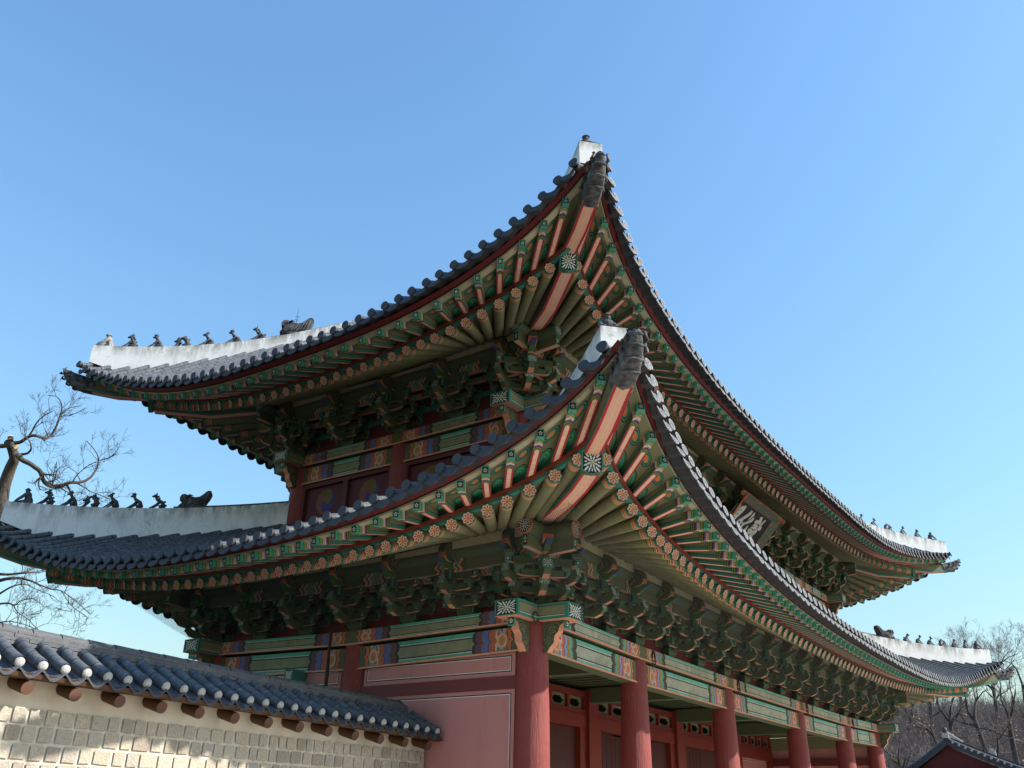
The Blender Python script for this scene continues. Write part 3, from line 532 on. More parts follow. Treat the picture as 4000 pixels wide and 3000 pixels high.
# ---- bracket sets between the tie beams and the eave purlin
def bracket(H=1.05, corner=False):
    mb = MB(); W = 'bracket_wood'; e = -Y
    def block(x, o, z, w_, h_, d_=None):
        d_ = d_ or w_; P0 = [V(x+sx*w_*.68, -(o+sy*d_*.68), z) for sx, sy in ((-1, -1), (1, -1), (1, 1), (-1, 1))]; P1 = [V(x+sx*w_, -(o+sy*d_), z+h_*.45) for sx, sy in ((-1, -1), (1, -1), (1, 1), (-1, 1))]; P2 = [q+Z*h_*.55 for q in P1]
        mb.face(P0, 'bracket_wood')
        for i in range(4):
            j = (i+1) % 4; mb.face([P0[i], P0[j], P1[j], P1[i]], 'olive_dark'); mb.face([P1[i], P1[j], P2[j], P2[i]], W)
        mb.face(P2, 'olive_dark')
    def arm(o, z, half, h_, w_=.045):        # lateral arm with rounded lower ends, small bearing blocks on top
        pr = [(-half, h_), (-half, h_*.55), (-half*.9, h_*.2), (-half*.72, 0), (half*.72, 0), (half*.9, h_*.2), (half, h_*.55), (half, h_)]
        mb.prism(pr, V(0, -o, z), X, Z, e, w_, W, ['bracket_wood', 'olive_dark', 'salmon', 'salmon' if o > .3 else 'olive_dark', 'salmon', 'olive_dark', 'bracket_wood', 'olive_dark'])
        for x in (-half+.07, 0, half-.07): block(x, o, z+h_, .085, .1)
    def tongue(z, o1, s_=1.):               # outward arm ending in an upturned tongue with a flower face
        pr = [(-.15, 0), (o1-.42, -.01), (o1-.22, -.05), (o1-.08, .0), (o1, .1), (o1-.05, .25), (o1-.16, .15), (o1-.32, .12), (o1-.45, .17), (-.15, .17)]
        mb.prism(pr, V(0, 0, z), e, Z, X, .055, 'olive_dark', ['olive_dark', 'salmon', 'salmon', 'olive_dark', 'olive_dark', 'teal', 'olive_dark', 'olive_dark', 'olive_dark', 'olive_dark'])
        a, b2 = V(0, -o1, z+.1), V(0, -(o1-.05), z+.25); n_ = unit(np.cross(X, b2-a)); n_ = n_ if n_[1] < 0 else -n_; a, b2 = a+n_*.006, b2+n_*.006
        mb.face([a-X*.085, a+X*.085, b2+X*.085, (b2+(b2-a)*.35), b2-X*.085], 'tip_flower', [(0, 0), (1, 0), (1, .8), (.5, 1), (0, .8)])
    block(0, 0, 0, .2, .2); arm(0, .2, .6, .13); tongue(.16, .8); block(0, .32, .36, .1, .1)
    arm(.32, .2, .42, .12); arm(.32, .42, .6, .13); tongue(.4, 1.04); arm(0, .44, .68, .13); arm(0, .68, .6, .13)
    arm(.62, .44, .45, .12); arm(.62, .66, .62, .13); arm(.33, .68, .5, .12); mb.box((0, -.3, .75), (X, Y, Z), (.06, .55, .1), W)
    for x, o_, z_ in ((-.55, .385, .485), (.55, .385, .485), (-.57, .685, .725), (.57, .685, .725), (-.38, .385, .26), (.38, .385, .26)): mb.box((x, -o_, z_), (X, Y, Z), (.045, .008, .055), {'*': 'teal', '-y': 'plaque_dots'})
    # bird-head and scroll at the top, standing in front of the purlin
    mb.prism([(.1, 0), (.7, -.02), (.9, .03), (1.04, .12), (1.2, .2), (1.02, .21), (.88, .17), (.7, .16), (.1, .16)], V(0, 0, .8), e, Z, X, .05, 'bird_green', ['salmon', 'salmon', 'bird_green', 'copper_blue', 'copper_blue', 'bird_green', 'bird_green', 'olive_dark', 'olive_dark'])
    mb.ball((0, -.94, .97), (.055, .05, .045), 'copper_blue', 6, 4)
    prof = [(.1, 0), (.6, -.02)]+[(.86+.19*math.cos(t), .17+.19*math.sin(t)) for t in np.linspace(-1.9, 2.6, 14)]+[(.62, .36), (.1, .36)]
    mb.prism(prof, V(0, 0, .98), e, Z, X, .085, 'scroll_wood', ['olive_dark', 'olive_dark']+['salmon']*4+['orange']+['scroll_wood']*6+['olive_dark']*20)
    for sg in (-1, 1):      # leaf carving on both sides of the scroll
        mb.prism([(.5, 0), (.7, .03), (.84, .14), (.8, .26), (.66, .3), (.5, .24)], V(sg*.11, 0, .95), e, Z, X, .03, 'scroll_wood', ['salmon', 'olive_dark', 'orange', 'olive_dark', 'olive_dark', 'olive_dark'])
    return mb
bm_ = bracket().mesh('bracket_set')
def put_bracket(x, y, z, rz, sc=1): o = link('bracket_set', bm_, gate, (x, y, z), rz); o.scale = (sc, sc, 1); return o
def inner(xs, ns):
    r = []
    for a, b2, n in zip(xs, xs[1:], ns): r += [a+(b2-a)*k/n for k in range(n)]
    return r[1:]
for lv, xs, ys, nx, ny, zb, ox, oy in (('L', XS, YS, (3, 3, 4, 3, 3), (3, 3), .29, 0, 0), ('U', ux, uy, (2, 3, 4, 3, 2), (2, 2), 5.14, UX, UY)):
    dz = -.1 if lv == 'L' else -.05
    for x in inner(xs, nx): put_bracket(x, oy, zb+dz, 0); put_bracket(x, B-oy, zb+dz, math.pi)
    for y in inner(ys, ny): put_bracket(ox, y, zb+dz*.7, -math.pi/2); put_bracket(A-ox, y, zb+dz*.7, math.pi/2)
    for cx, cy, a in ((ox, oy, -math.pi/4), (ox, B-oy, -3*math.pi/4), (A-ox, oy, math.pi/4), (A-ox, B-oy, 3*math.pi/4)):
        put_bracket(cx, cy, zb, a, 1.18); put_bracket(cx, cy, zb+.003, a+math.pi/4, .97); put_bracket(cx, cy, zb+.006, a-math.pi/4, .97)
    # wall behind the brackets, purlin and purlin board
    for s in range(4):
        L = L_(s); ov = ox if s in (0, 2) else oy; oc = -(oy if s in (0, 2) else ox); b = LEV[lv]['b']; zp_ = LEV[lv]['zp']
        mb = MB(); mb.box(P(s, L/2, oc-.03, zb+.75), (ET(s), EO(s), Z), (L/2-ov-.1, .03, .95), 'beam_red'); mb.build('bracket_wall', gate)
        mb = MB()
        for oo, z0_, hh_, mt_ in ((.0, .5, .07, 'bracket_wood'), (.33, .74, .06, 'purlin_board')):
            c_ = P(s, L/2, oc+oo, zb+z0_); hl = L/2-ov; e_ = EO(s); nb = 12
            mb.grid([[c_+ET(s)*hl*x_+e_*.05-Z*hh_, c_+ET(s)*hl*x_+e_*.05+Z*hh_] for x_ in np.linspace(-1, 1, nb+1)], mt_, [[(i_/nb*L/1.48, 0), (i_/nb*L/1.48, 1)] for i_ in range(nb+1)] if oo else None, False)
            mb.face([c_-ET(s)*hl+e_*.05-Z*hh_, c_+ET(s)*hl+e_*.05-Z*hh_, c_+ET(s)*hl-e_*.05-Z*hh_, c_-ET(s)*hl-e_*.05-Z*hh_], 'salmon' if oo else 'olive_dark'); mb.face([c_-ET(s)*hl-e_*.05-Z*hh_, c_+ET(s)*hl-e_*.05-Z*hh_, c_+ET(s)*hl-e_*.05+Z*hh_, c_-ET(s)*hl-e_*.05+Z*hh_], 'olive_dark')
        mb.build('bracket_tie', gate)
        mb = MB(); e0 = b+.68; dip = .1
        ts = np.linspace(-e0, L+e0, 25); mb.tube([P(s, t, b, zp_-dip*(1-(abs(t-L/2)/(L/2+e0))**4)) for t in ts], .165, 16, 'olive_dark', 'plaque_round', 'plaque_round')
        for t in (-e0, L+e0):      # orange rim round the painted end
            sg = -1 if t < 0 else 1; c = P(s, t+sg*.006, b, zp_); mb.tube([c+(EO(s)*math.cos(a)+Z*math.sin(a))*.155 for a in np.linspace(0, 2*math.pi, 25)], .018, 5, 'orange' if lv == 'L' else 'teal', ref=ET(s))
        pu = mb.build('eave_purlin', gate)
        mb = MB(); secs = []
        for t in np.linspace(-e0+.02, L+e0-.02, 25): z = zp_-.165-dip*(1-(abs(t-L/2)/(L/2+e0))**4); secs.append([P(s, t, b-.06, z-.23), P(s, t, b+.06, z-.23), P(s, t, b+.06, z+.02), P(s, t, b-.06, z+.02)])
        bays = L/1.48
        mb.grid([[q[1], q[2]] for q in secs], 'purlin_board', [[(i/24*bays, 0), (i/24*bays, 1)] for i in range(25)], False); mb.grid([[q[0], q[1]] for q in secs], 'salmon', None, False); mb.grid([[q[0], q[3]] for q in secs], 'olive_dark', None, False)
        for q in (secs[0], secs[-1]): mb.face(q, 'plaque_dots')
        mb.build('purlin_board', gate)
        # tan wedge under the rafters near the corners
        for sgn in (0, 1):
            mb = MB(); S = []
            for k in np.linspace(0, 1, 14):
                t = -b+.3+k*(L/2+b-.25); t = L-t if sgn else t; h_ = .16*(1-k)**2+.08; z = zp_+.03-dip*(1-(abs(t-L/2)/(L/2+e0))**4); S.append([P(s, t, b+.1, z), P(s, t, b+.175, z), P(s, t, b+.185, z+h_), P(s, t, b+.1, z+h_)])
            mb.sweep(S, 'cream', cap='cream'); mb.build('corner_wedge', pu)
# ---- walls of the lower storey: red plaster panels with painted border lines
def panel(s, t0, t1, z0, z1, o, parent=gate, m='panel', ins=.075, lines=True):
    mb = MB(); mb.box(P(s, (t0+t1)/2, o-.06, (z0+z1)/2), (ET(s), EO(s), Z), ((t1-t0)/2, .06, (z1-z0)/2), m)
    if lines:
        for i_, w_, mm in ((ins, .018, 'line_black'), (ins+.02, .012, 'line_white')):
            a, b2, c, d = t0+i_, t1-i_, z0+i_, z1-i_
            for (ta, tb, za, zb) in ((a, b2, d-w_, d), (a, b2, c, c+w_), (a, a+w_, c+w_, d-w_), (b2-w_, b2, c+w_, d-w_)):
                if tb-ta > 0 and zb-za > 0: mb.face([P(s, ta, o+.003, za), P(s, tb, o+.003, za), P(s, tb, o+.003, zb), P(s, ta, o+.003, zb)], mm)
    mb.build('wall_panel', parent)
for s in (1, 3):
    for t0, t1 in ((.33, B/2-.33), (B/2+.33, B-.33)):
        panel(s, t0, t1, -.93, -.485, .1); panel(s, t0, t1, -4.4, -1.16, .1)
        mb = MB(); mb.box(P(s, (t0+t1)/2, -.02, -1.05), (ET(s), EO(s), Z), ((t1-t0)/2+.1, .15, .115), 'beam_red'); mb.build('wall_beam', gate)
# small flower block on the far side bay, drain pipe by the middle column
mb = MB(); mb.box((-.33, 5.95, -.67), (X, Y, Z), (.2, .13, .14), {'*': 'teal', '-x': 'plaque'}); mb.build('beam_nose', gate)
mb = MB(); mb.tube([V(-.36, 4.98, z) for z in np.linspace(.25, -4.3, 8)], .028, 8, 'rust'); mb.tube([V(-.4, 4.9, .3), V(-.37, 4.93, -.3), V(-.38, 4.9, -.7), V(-.37, 4.93, -1.6)], .012, 6, 'black'); mb.build('cable_pipe', gate)
# ---- row of doors inside: square posts, lintels, small openings, leaves
YD = 4.1; wallx = [0]+XS[1:5]+[A]
for x in XS[1:5]:
    mb = MB(); mb.box((x, YD, -2.2), (X, Y, Z), (.27, .24, 2.22), 'door_red'); mb.build('door_post', gate)
for i in range(5):
    x0, x1 = wallx[i]+.27, wallx[i+1]-.27; c = (x0+x1)/2; hw = (x1-x0)/2; fr = MB()
    fr.box((c, YD, -.585), (X, Y, Z), (hw, .12, .065), 'door_red'); fr.box((c, YD, -.825), (X, Y, Z), (hw, .15, .17), 'door_red'); fr.box((c, YD, -.1), (X, Y, Z), (hw, .12, .08), 'door_red')
    n = 5
    for k in range(n+1): fr.box((x0+(x1-x0)*k/n, YD, -.35), (X, Y, Z), (.06, .11, .165), 'door_red')
    for sgn in (-1, 1): fr.box((c+sgn*(hw-.16), YD, -2.7), (X, Y, Z), (.16, .13, 1.7), 'door_red')
    df = fr.build('door_frame', gate, (c, YD, -1.25))
    for k in range(n):      # pale boards with an oval cloud-shaped hole
        mb = MB(); cx = x0+(x1-x0)*(k+.5)/n; wv = (x1-x0)/n/2-.05; N = 28; an = np.linspace(0, 2*math.pi, N+1)
        outer = []; innr = []
        for a in an:
            ca, sa = math.cos(a), math.sin(a); m_ = max(abs(ca), abs(sa)); outer.append(V(cx+wv*ca/m_, YD-.02, -.35+.165*sa/m_)); q = 1+.08*math.cos(6*a); innr.append(V(cx+wv*.7*ca*q, YD-.02, -.35+.105*sa*q))
        mb.grid([outer, innr], 'vent_board', None, False); mb.grid([[q+Y*.04 for q in innr], innr], 'olive_dark', None, False); mb.build('vent_board', df)
    if i in (0, 4):
        panel(0, x0+.34, x1-.34, -4.4, -1.0, -YD, df, 'panel')
    else:
        for sgn in (-1, 1):
            mb = MB(); lw = hw/2-.155; ang = .06 if i != 2 else .16; hx = c+sgn*(hw-.33); d = V(-sgn*math.cos(ang), math.sin(ang), 0); nn = V(-d[1], d[0], 0)
            mb.box(V(hx, YD+.05, -2.7)+d*lw, (d, nn, Z), (lw, .04, 1.69), 'leaf_red')
            for k in range(1, 6): mb.box(V(hx, YD+.05, -2.7)+d*lw*2*k/6+nn*-.043, (d, nn, Z), (.006, .004, 1.66), 'line_black')
            mb.build('door_leaf', df)
# back row columns already stand at y = B; ceiling, floor platform
mb = MB(); mb.box((A/2, B/2, .22), (X, Y, Z), (A/2-.3, B/2-.3, .03), 'ceiling')
for k in range(60): mb.box((.4+k*(A-.8)/59, B/2, .15), (X, Y, Z), (.045, B/2-.35, .04), 'olive_dark')
mb.build('ceiling', gate)
for x in XS[1:5]:
    mb = MB(); mb.box((x, B/2, -.12), (X, Y, Z), (.17, B/2-.2, .2), 'olive_dark'); mb.build('cross_beam', gate)
# iron rings and hooks on the beams
for x in (4.55, 9.62, 15.3, 20.35): 
    mb = MB(); mb.tube([V(x+.07*math.sin(a), -.275, -.0+.17*math.cos(a)-.02) for a in np.linspace(0, 2*math.pi, 15)], .018, 6, 'rust'); mb.build('iron_hook', gate)
mb = MB(); mb.tube([V(-.27+.0, -.29, .04)+V(.09*math.sin(a)-.1, -.0, .09*math.cos(a)) for a in np.linspace(0, 2*math.pi, 17)], .014, 6, 'rust'); mb.build('iron_ring', gate)
# ---- upper storey walls and shutters
for s in range(4):
    L = L_(s); vx = ux if s in (0, 2) else uy; oc = -UY if s in (0, 2) else -UX
    for a, b2 in zip(vx, vx[1:]):
        fr = MB(); c = (a+b2)/2; hw = (b2-a)/2-.24
        n = 2 if s in (1, 3) else 3; ww = hw*2/n
        fr.box(P(s, c, oc, 4.305), (ET(s), EO(s), Z), (hw+.03, .12, .064), 'dark_red'); fr.box(P(s, c, oc, 2.9), (ET(s), EO(s), Z), (hw+.03, .12, .1), 'dark_red'); fr.box(P(s, c, oc, 2.2), (ET(s), EO(s), Z), (hw+.03, .08, .6), 'beam_red')
        for k in range(n+1): fr.box(P(s, c-hw+ww*k, oc, 3.62), (ET(s), EO(s), Z), (.075, .12, .62), 'dark_red')
        f_ = fr.build('shutter_frame', gate, P(s, c, oc, 2.9))
        for k in range(n):
            t0, t1 = c-hw+ww*k+.08, c-hw+ww*(k+1)-.08; cm = (t0+t1)/2; mb = MB(); zc, R = 3.83, .33
            q = [(t0, 3.0), (t1, 3.0), (t1, 4.24), (t0, 4.24)]; mb.face([P(s, t, oc+.02, z) for t, z in q], 'shutter', [((t-cm)/R/2+.5, (z-zc)/R/2+.5) for t, z in q]); mb.face([P(s, t, oc-.02, z) for t, z in q], 'dark_red'); mb.build('shutter', f_)
# ---- bird net stretched under the lower eave, from the rafters down to the beam
for s in (0, 1, 2):
    L = L_(s); mb = MB(); G = []; UVs = []; b = LEV['L']['b']; ot = 1.95; n_ = 48
    for i in range(n_+1):
        f0 = i/n_; tt = -ot+(L+2*ot)*f0; tb_ = -.45+(L+.9)*f0; o_, z_ = ev('L', 'raf', s, tt); zt_ = zroot('L')+(z_-zroot('L'))*(ot-b)/(o_-b)-.16; row = []
        for k in range(7):
            f = k/6; row.append(P(s, tt*(1-f)+tb_*f, ot*(1-f)+.45*f, zt_*(1-f)+.31*f-.05*math.sin(math.pi*f)*(1+.6*math.sin(i*1.7))))
        G.append(row); UVs.append([((tt*(1-k/6)+tb_*k/6), k*.36) for k in range(7)])
    mb.grid(G, 'net_thread', UVs); mb.build('bird_net', gate)

# ================================================================== name board
w_, yt, zt, al, h_ = 2.48, -.426, 5.495, .72, 1.3
ey = V(0, -math.sin(al), math.cos(al)); en = V(0, -math.cos(al), -math.sin(al)); O = V(12, yt, zt)       # top middle of the black field, ey up the board, en towards the viewer
sign = empty('name_board', O-ey*h_, 'tilted black board with three white characters hanging under the upper eave', 'sign board')
sp = lambda x, y, d=0: O+X*x+ey*y+en*d
mb = MB(); mb.box(sp(0, -h_/2, -.03), (X, ey, en), (w_/2, h_/2, .03), 'black'); mb.build('board', sign)
for (x, y, hx, hy, nm) in ((0, .0, w_/2+.1, .26, 't'), (0, -h_, w_/2+.1, .26, 'b'), (-w_/2, -h_/2, .26, h_/2, 'l'), (w_/2, -h_/2, .26, h_/2, 'r')):
    mb = MB(); ax = ey if nm in 'tb' else X; sg = {'t': 1, 'b': -1, 'l': -1, 'r': 1}[nm]; fl = unit(ax*sg*.85+en*.5); long_ = X if nm in 'tb' else ey; half = hx if nm in 'tb' else hy
    base = sp(x, y); out = []
    ext = .42 if nm in 'tb' else .15
    prof = [(-half-ext, .30), (-half-ext*1.1, .2), (-half-ext*.4, .12), (-half, 0), (half, 0), (half+ext*.4, .12), (half+ext*1.1, .2), (half+ext, .30), (half+.02, .31), (-half-.02, .31)]
    nn = unit(np.cross(long_, fl)); nn = nn if nn@en > 0 else -nn
    pr = [base+long_*a+fl*b2 for a, b2 in prof]; uv = [(a, b2) for a, b2 in prof]
    mb.face([q+nn*.02 for q in pr], 'sign_border', uv); mb.face([q-nn*.02 for q in pr], 'dark_red', uv)
    for i in range(len(pr)): a, b2 = pr[i], pr[(i+1) % len(pr)]; mb.face([a-nn*.02, b2-nn*.02, b2+nn*.02, a+nn*.02], 'orange')
    for e_ in (-half-ext, half+ext): c = base+long_*e_+fl*.22+nn*.03; mb.tube([c+(long_*math.cos(t)+fl*math.sin(t))*.09*(t/9.5) for t in np.linspace(0, 9.4, 24)], .014, 5, 'orange')
    mb.build('border', sign)
GL = [[(730, 648), (805, 655), (790, 700), (720, 790), (655, 850), (580, 880), (500, 945), (420, 1030), (395, 1025), (487, 930), (610, 800)],
 [(815, 705), (860, 705), (920, 695), (910, 740), (850, 820), (700, 960), (590, 1068), (500, 1150), (450, 1160), (440, 1130), (500, 1120), (560, 1060), (660, 940), (640, 905), (680, 850), (740, 790)],
 [(1040, 795), (1055, 815), (1020, 880), (930, 950), (840, 1000), (710, 1050), (695, 1040), (760, 990), (880, 920), (980, 850)], [(800, 1010), (850, 995), (830, 1050), (690, 1180), (590, 1280), (560, 1280), (640, 1190), (760, 1080)],
 [(1090, 840), (1105, 860), (1080, 920), (990, 990), (970, 1000), (960, 990), (1020, 930)], [(1085, 945), (1080, 990), (1020, 1050), (880, 1100), (850, 1120), (810, 1170), (820, 1200), (860, 1210), (900, 1180), (950, 1120), (955, 1140), (900, 1240), (830, 1285), (770, 1265), (755, 1200), (800, 1130), (830, 1085), (820, 1065), (900, 1055), (1000, 1010)],
 [(1215, 945), (1275, 945), (1250, 1020), (1230, 1080), (1200, 1110), (1150, 1085), (1100, 1080), (1090, 1050), (1130, 1010), (1195, 1015)], [(1330, 1000), (1340, 1020), (1270, 1090), (1230, 1140), (1250, 1160), (1220, 1220), (1180, 1240), (1150, 1200), (1190, 1140), (1260, 1060)],
 [(1085, 1090), (1160, 1105), (1165, 1140), (1140, 1170), (1150, 1240), (1120, 1280), (1060, 1330), (1035, 1360), (1040, 1450), (950, 1440), (960, 1400), (930, 1370), (990, 1320), (1030, 1260), (1080, 1215), (1045, 1190), (1005, 1185), (1050, 1130)],
 [(940, 1240), (975, 1190), (1030, 1205), (1045, 1230), (1000, 1290), (940, 1330), (880, 1370), (860, 1330), (880, 1280), (960, 1260)]]
DOTS = [(707, 720), (635, 800), (802, 787), (725, 870), (1068, 1140), (1100, 1215), (885, 1325)]
def onboard(px, py, d):
    v = unproj(2750+.18083*px, 1850+.18083*py, 1)-CAM; c = O+en*d; return CAM+v*(((c-CAM)@en)/(v@en))
mb = MB()
for i, g in enumerate(GL):
    a = [onboard(x, y, .022+.001*i) for x, y in g]; mb.face(a, 'letter_white')
    for j in range(len(a)): mb.face([a[j], a[(j+1) % len(a)], a[(j+1) % len(a)]-en*.022, a[j]-en*.022], 'letter_white')
for x, y in DOTS: mb.face([onboard(x+17*math.cos(t), y+12*math.sin(t), .036) for t in np.linspace(0, 6.28, 9)[:-1]], 'black')
mb.build('lettering', sign)

# ================================================================== clay figures on the ridges
def beast(kind, m):
    mb = MB(); r = random.Random(kind*7+1)
    if kind == 0:      # seated robed figure with a brimmed hat, one leg put out
        mb.tube([V(-.1, 0, 0), V(-.09, 0, .1), V(-.05, 0, .22), V(-.03, 0, .29)], [.1, .1, .07, .045], 10, m, m, m); mb.ball((-.05, 0, .23), (.085, .125, .09), m); mb.ball((-.02, 0, .335), (.055, .055, .06), m); mb.tube([V(-.02, 0, .36), V(-.02, 0, .375), V(-.02, 0, .41)], [.075, .06, .02], 10, m, m, m)
        for s in (-1, 1): mb.tube([V(-.05, .1*s, .24), V(.03, .13*s, .14), V(.12, .1*s, .09), V(.2, .07*s, .02)], [.04, .04, .035, .03], 7, m, m, m)
        mb.tube([V(-.05, 0, .05), V(.08, 0, .05), V(.2, 0, .02)], [.07, .055, .03], 8, m, m, m)
    else:
        ar = kind == 3
        if ar: spine = [V(-.11, 0, .0), V(-.13, 0, .12), V(-.1, 0, .24), V(-.01, 0, .31), V(.08, 0, .27), V(.11, 0, .22)]; rad = [.05, .062, .062, .06, .055, .045]; hd = V(.12, 0, .2)
        else:
            lean = .02*(kind-2); spine = [V(-.1, 0, 0), V(-.125, 0, .1), V(-.09, 0, .19), V(-.03+lean, 0, .26), V(.0+lean, 0, .31)]; rad = [.05, .058, .05, .04, .034]; hd = V(.02+lean, 0, .345)
        mb.tube(spine, rad, 9, m, m, m); mb.ball(hd, (.052, .045, .048), m); mb.ball(hd+V(.05, 0, -.012), (.036, .028, .026), m)
        for s in (-1, 1):
            mb.tube([hd+V(-.02, .03*s, .03), hd+V(-.03, .045*s, .085)], [.02, .005], 5, m)
            st = V(.04, .05*s, .2) if ar else V(-.03, .05*s, .22); mb.tube([st, st+V(.07, .01*s, -.1), V(.15, .055*s, .03), V(.19, .055*s, .0)], [.028, .023, .02, .026], 7, m, m, m)
            mb.tube([V(-.1, .05*s, .1), V(-.04, .075*s, .07), V(-.06, .075*s, 0)], [.045, .04, .03], 7, m, m, m)
        if kind in (2, 5): mb.tube([hd+V(0, 0, .04), hd+V(0, 0, .055), hd+V(0, 0, .07)], [.06, .05, .02], 8, m, m, m)
        if kind in (1, 4):
            for k in range(5): a = k/5*math.pi; mb.tube([hd+V(-.03, .03*math.cos(a), .03+.02*math.sin(a)), hd+V(-.07, .05*math.cos(a), .07)], [.018, .004], 5, m)
        if kind in (1, 3, 6):
            for q in spine[1:]: mb.ball(q+V(-.05, 0, .03), .03, m, 6, 4)
    return mb
FIG = [beast(k, 'clay').mesh('ridge_figure') for k in range(7)]; FIGP = beast(0, 'clay_pale').mesh('ridge_figure')
def dragon_mb():
    mb = MB(); pr = [(-.33, 0), (-.3, .15), (-.38, .3), (-.42, .42), (-.39, .5), (-.31, .5), (-.24, .42), (-.14, .33), (-.02, .3), (.12, .33), (.24, .37), (.31, .35), (.35, .27), (.34, .2), (.27, .19), (.29, .14), (.22, .11), (.18, .07), (.28, .08), (.36, .05), (.36, 0)]
    for w_, k in ((.13, .94), (.09, 1.0)): mb.prism([(x*k, z*k) for x, z in pr], V(0, 0, 0), X, Z, Y, w_, 'clay', 'clay')
    for s in (-1, 1):
        mb.ball((.2, .12*s, .28), .04, 'clay'); mb.tube([V(.16, .12*s, .3), V(.1, .15*s, .33), V(.02, .14*s, .32)], [.03, .025, .008], 6, 'clay')
        for k in range(6):
            x = .08-.07*k; z = .05+.02*(k % 2)+.012*k; mb.tube([V(x+.05, .13*s, z), V(x, .15*s, z+.05), V(x-.06, .14*s, z+.14+.02*k), V(x-.11, .12*s, z+.17+.025*k)], [.02, .03, .025, .008], 6, 'clay')
        mb.tube([V(.2, .13*s, .05), V(.28, .14*s, .07), V(.33, .1*s, .04)], [.03, .03, .02], 6, 'clay')
    for k in range(4): mb.tube([V(.3-.03*k, .09*(1 if k % 2 else -1), .1), V(.31-.03*k, .09*(1 if k % 2 else -1), .15)], [.015, .003], 5, 'clay')
    return mb
DRG = dragon_mb().mesh('dragon_head')
KN = ['seated robed', 'crouching maned', 'crouching hatted', 'arch-backed', 'upright maned', 'upright hatted', 'scaly crouching']
ORD = ['outermost', 'second from tip', 'third from tip', 'fourth from tip', 'fifth from tip', 'sixth from tip', 'seventh from tip']
def on_ridge(lv, ci, q): e = RT[lv][0]; return hip(ci, q, RT[lv][2](e-q)+.02)
def rz_of(ci): d = CORN[ci][1]; return math.atan2(d[1], d[0])
SETS = [('L', 1, [3.72, 3.37, 2.98, 2.63, 2.28, 1.88, 1.5], .9, 'on the shaded left ridge of the lower roof'), ('U', 1, [3.02, 2.6, 2.13, 1.65, 1.19, .7, .24], -.44, 'on the sunlit left ridge of the upper roof'),
        ('L', 2, [3.7, 3.36, 2.99, 2.6, 2.22, 1.86, 1.48], .82, 'on the far right ridge of the lower roof'), ('U', 2, [2.86, 2.42, 1.94, 1.45, 1.0, .58], None, 'on the far right ridge of the upper roof')]
for lv, ci, qs, dq, where in SETS:
    for i, q in enumerate(qs):
        o = link('ridge_figure', FIGP if (lv, ci, i) == ('U', 1, 0) else FIG[i], None, on_ridge(lv, ci, q), rz_of(ci)+random.uniform(-.12, .12)); k_ = (1.02 if lv == 'L' else 1.1)*(1 if ci == 1 else .85); o.scale = (k_,)*3
        tag(o, '%s clay figure, %s %s' % (KN[i] if (lv, ci, i) != ('U', 1, 0) else 'pale seated robed', ORD[i], where), 'roof figure', 'clay figures on the roof ridges')
    if dq is not None:
        p = on_ridge(lv, ci, dq)
        if (lv, ci) == ('U', 1):
            o = empty('dragon_head', p, 'clay dragon head with iron trident '+where, 'dragon ornament', 'dragon heads on the roof ridges'); o.rotation_euler = (0, 0, rz_of(ci)); b_ = link('body', DRG, o, p); b_.scale = (1.15,)*3
            mb = MB(); mb.tube([V(0, 0, .2), V(0, 0, .92)], [.014, .006], 5, 'iron')
            for s in (-1, 1): mb.tube([V(0, 0, .5), V(.05*s, 0, .53), V(.05*s, 0, .75)], [.01, .01, .005], 5, 'iron'); mb.tube([V(0, 0, .38), V(.04*s, 0, .4), V(.04*s, 0, .48)], [.009, .009, .004], 5, 'iron')
            mb.tube([V(-.06, 0, .62), V(.06, 0, .62)], .007, 5, 'iron'); link('trident', mb.mesh('trident'), o, p)
        else: o = link('dragon_head', DRG, None, p, rz_of(ci)); tag(o, 'curl-tailed clay dragon head '+where, 'dragon ornament', 'dragon heads on the roof ridges')
for lv, nm in (('L', 'lower'), ('U', 'upper')):
    o = link('ridge_figure', FIG[0], None, on_ridge(lv, 0, RT[lv][0]-.22), rz_of(0)); o.scale = (1.0,)*3
    tag(o, 'seated clay figure on the nearest square white ridge end of the %s roof' % nm, 'roof figure', 'clay figures on the roof ridges')
# ================================================================== palace wall with its little tiled roof
YW, X0W, X1W = 2.33, -16.0, -.16
wall = empty('palace_wall', ((X0W+X1W)/2, 2.85, -4.97), 'cut stone palace wall under a small grey tiled roof, running up to the gate', 'wall')
mb = MB(); mb.box(((X0W+X1W)/2, 2.85, -3.4), (X, Y, Z), ((X1W-X0W)/2, .5, 1.6), 'wall_mortar', '+z'); 
z = -2.235; row = 0; r = random.Random(3)
while z > -4.9:
    hgt = r.uniform(.165, .19); x = X0W+r.uniform(0, .2)
    while x < X1W-.05:
        w_ = min(r.choice((.13, .16, .17, .19, .22, .25)), X1W-.02-x)
        if w_ > .06:
            j = lambda a=.007: r.uniform(-a, a); c = [V(x+j(), YW, z-hgt+j()), V(x+w_+j(), YW, z-hgt+j()), V(x+w_+j(), YW, z+j()), V(x+j(), YW, z+j())]; d = r.uniform(.003, .007)
            f_ = [q+V(.002 if k in (0, 3) else -.002, -d, .002 if k < 2 else -.002) for k, q in enumerate(c)]
            sm_ = r.choice(('wall_stone', 'wall_stone', 'wall_stone_grey', 'wall_stone_warm', 'wall_stone_dark', 'wall_stone_grey')); mb.face(f_, sm_)
            for k in range(4): mb.face([c[k], c[(k+1) % 4], f_[(k+1) % 4], f_[k]], sm_)
        x += w_+r.uniform(.032, .05)
    z -= hgt+r.uniform(.032, .045)
mb.build('stone_face', wall)
zw = lambda x: -1.775-.008*(x+8)*1.6 if x > -8 else -1.765
def wz(x): return -1.762-.0145*(x+8.5)         # eave height, falling slightly towards the gate
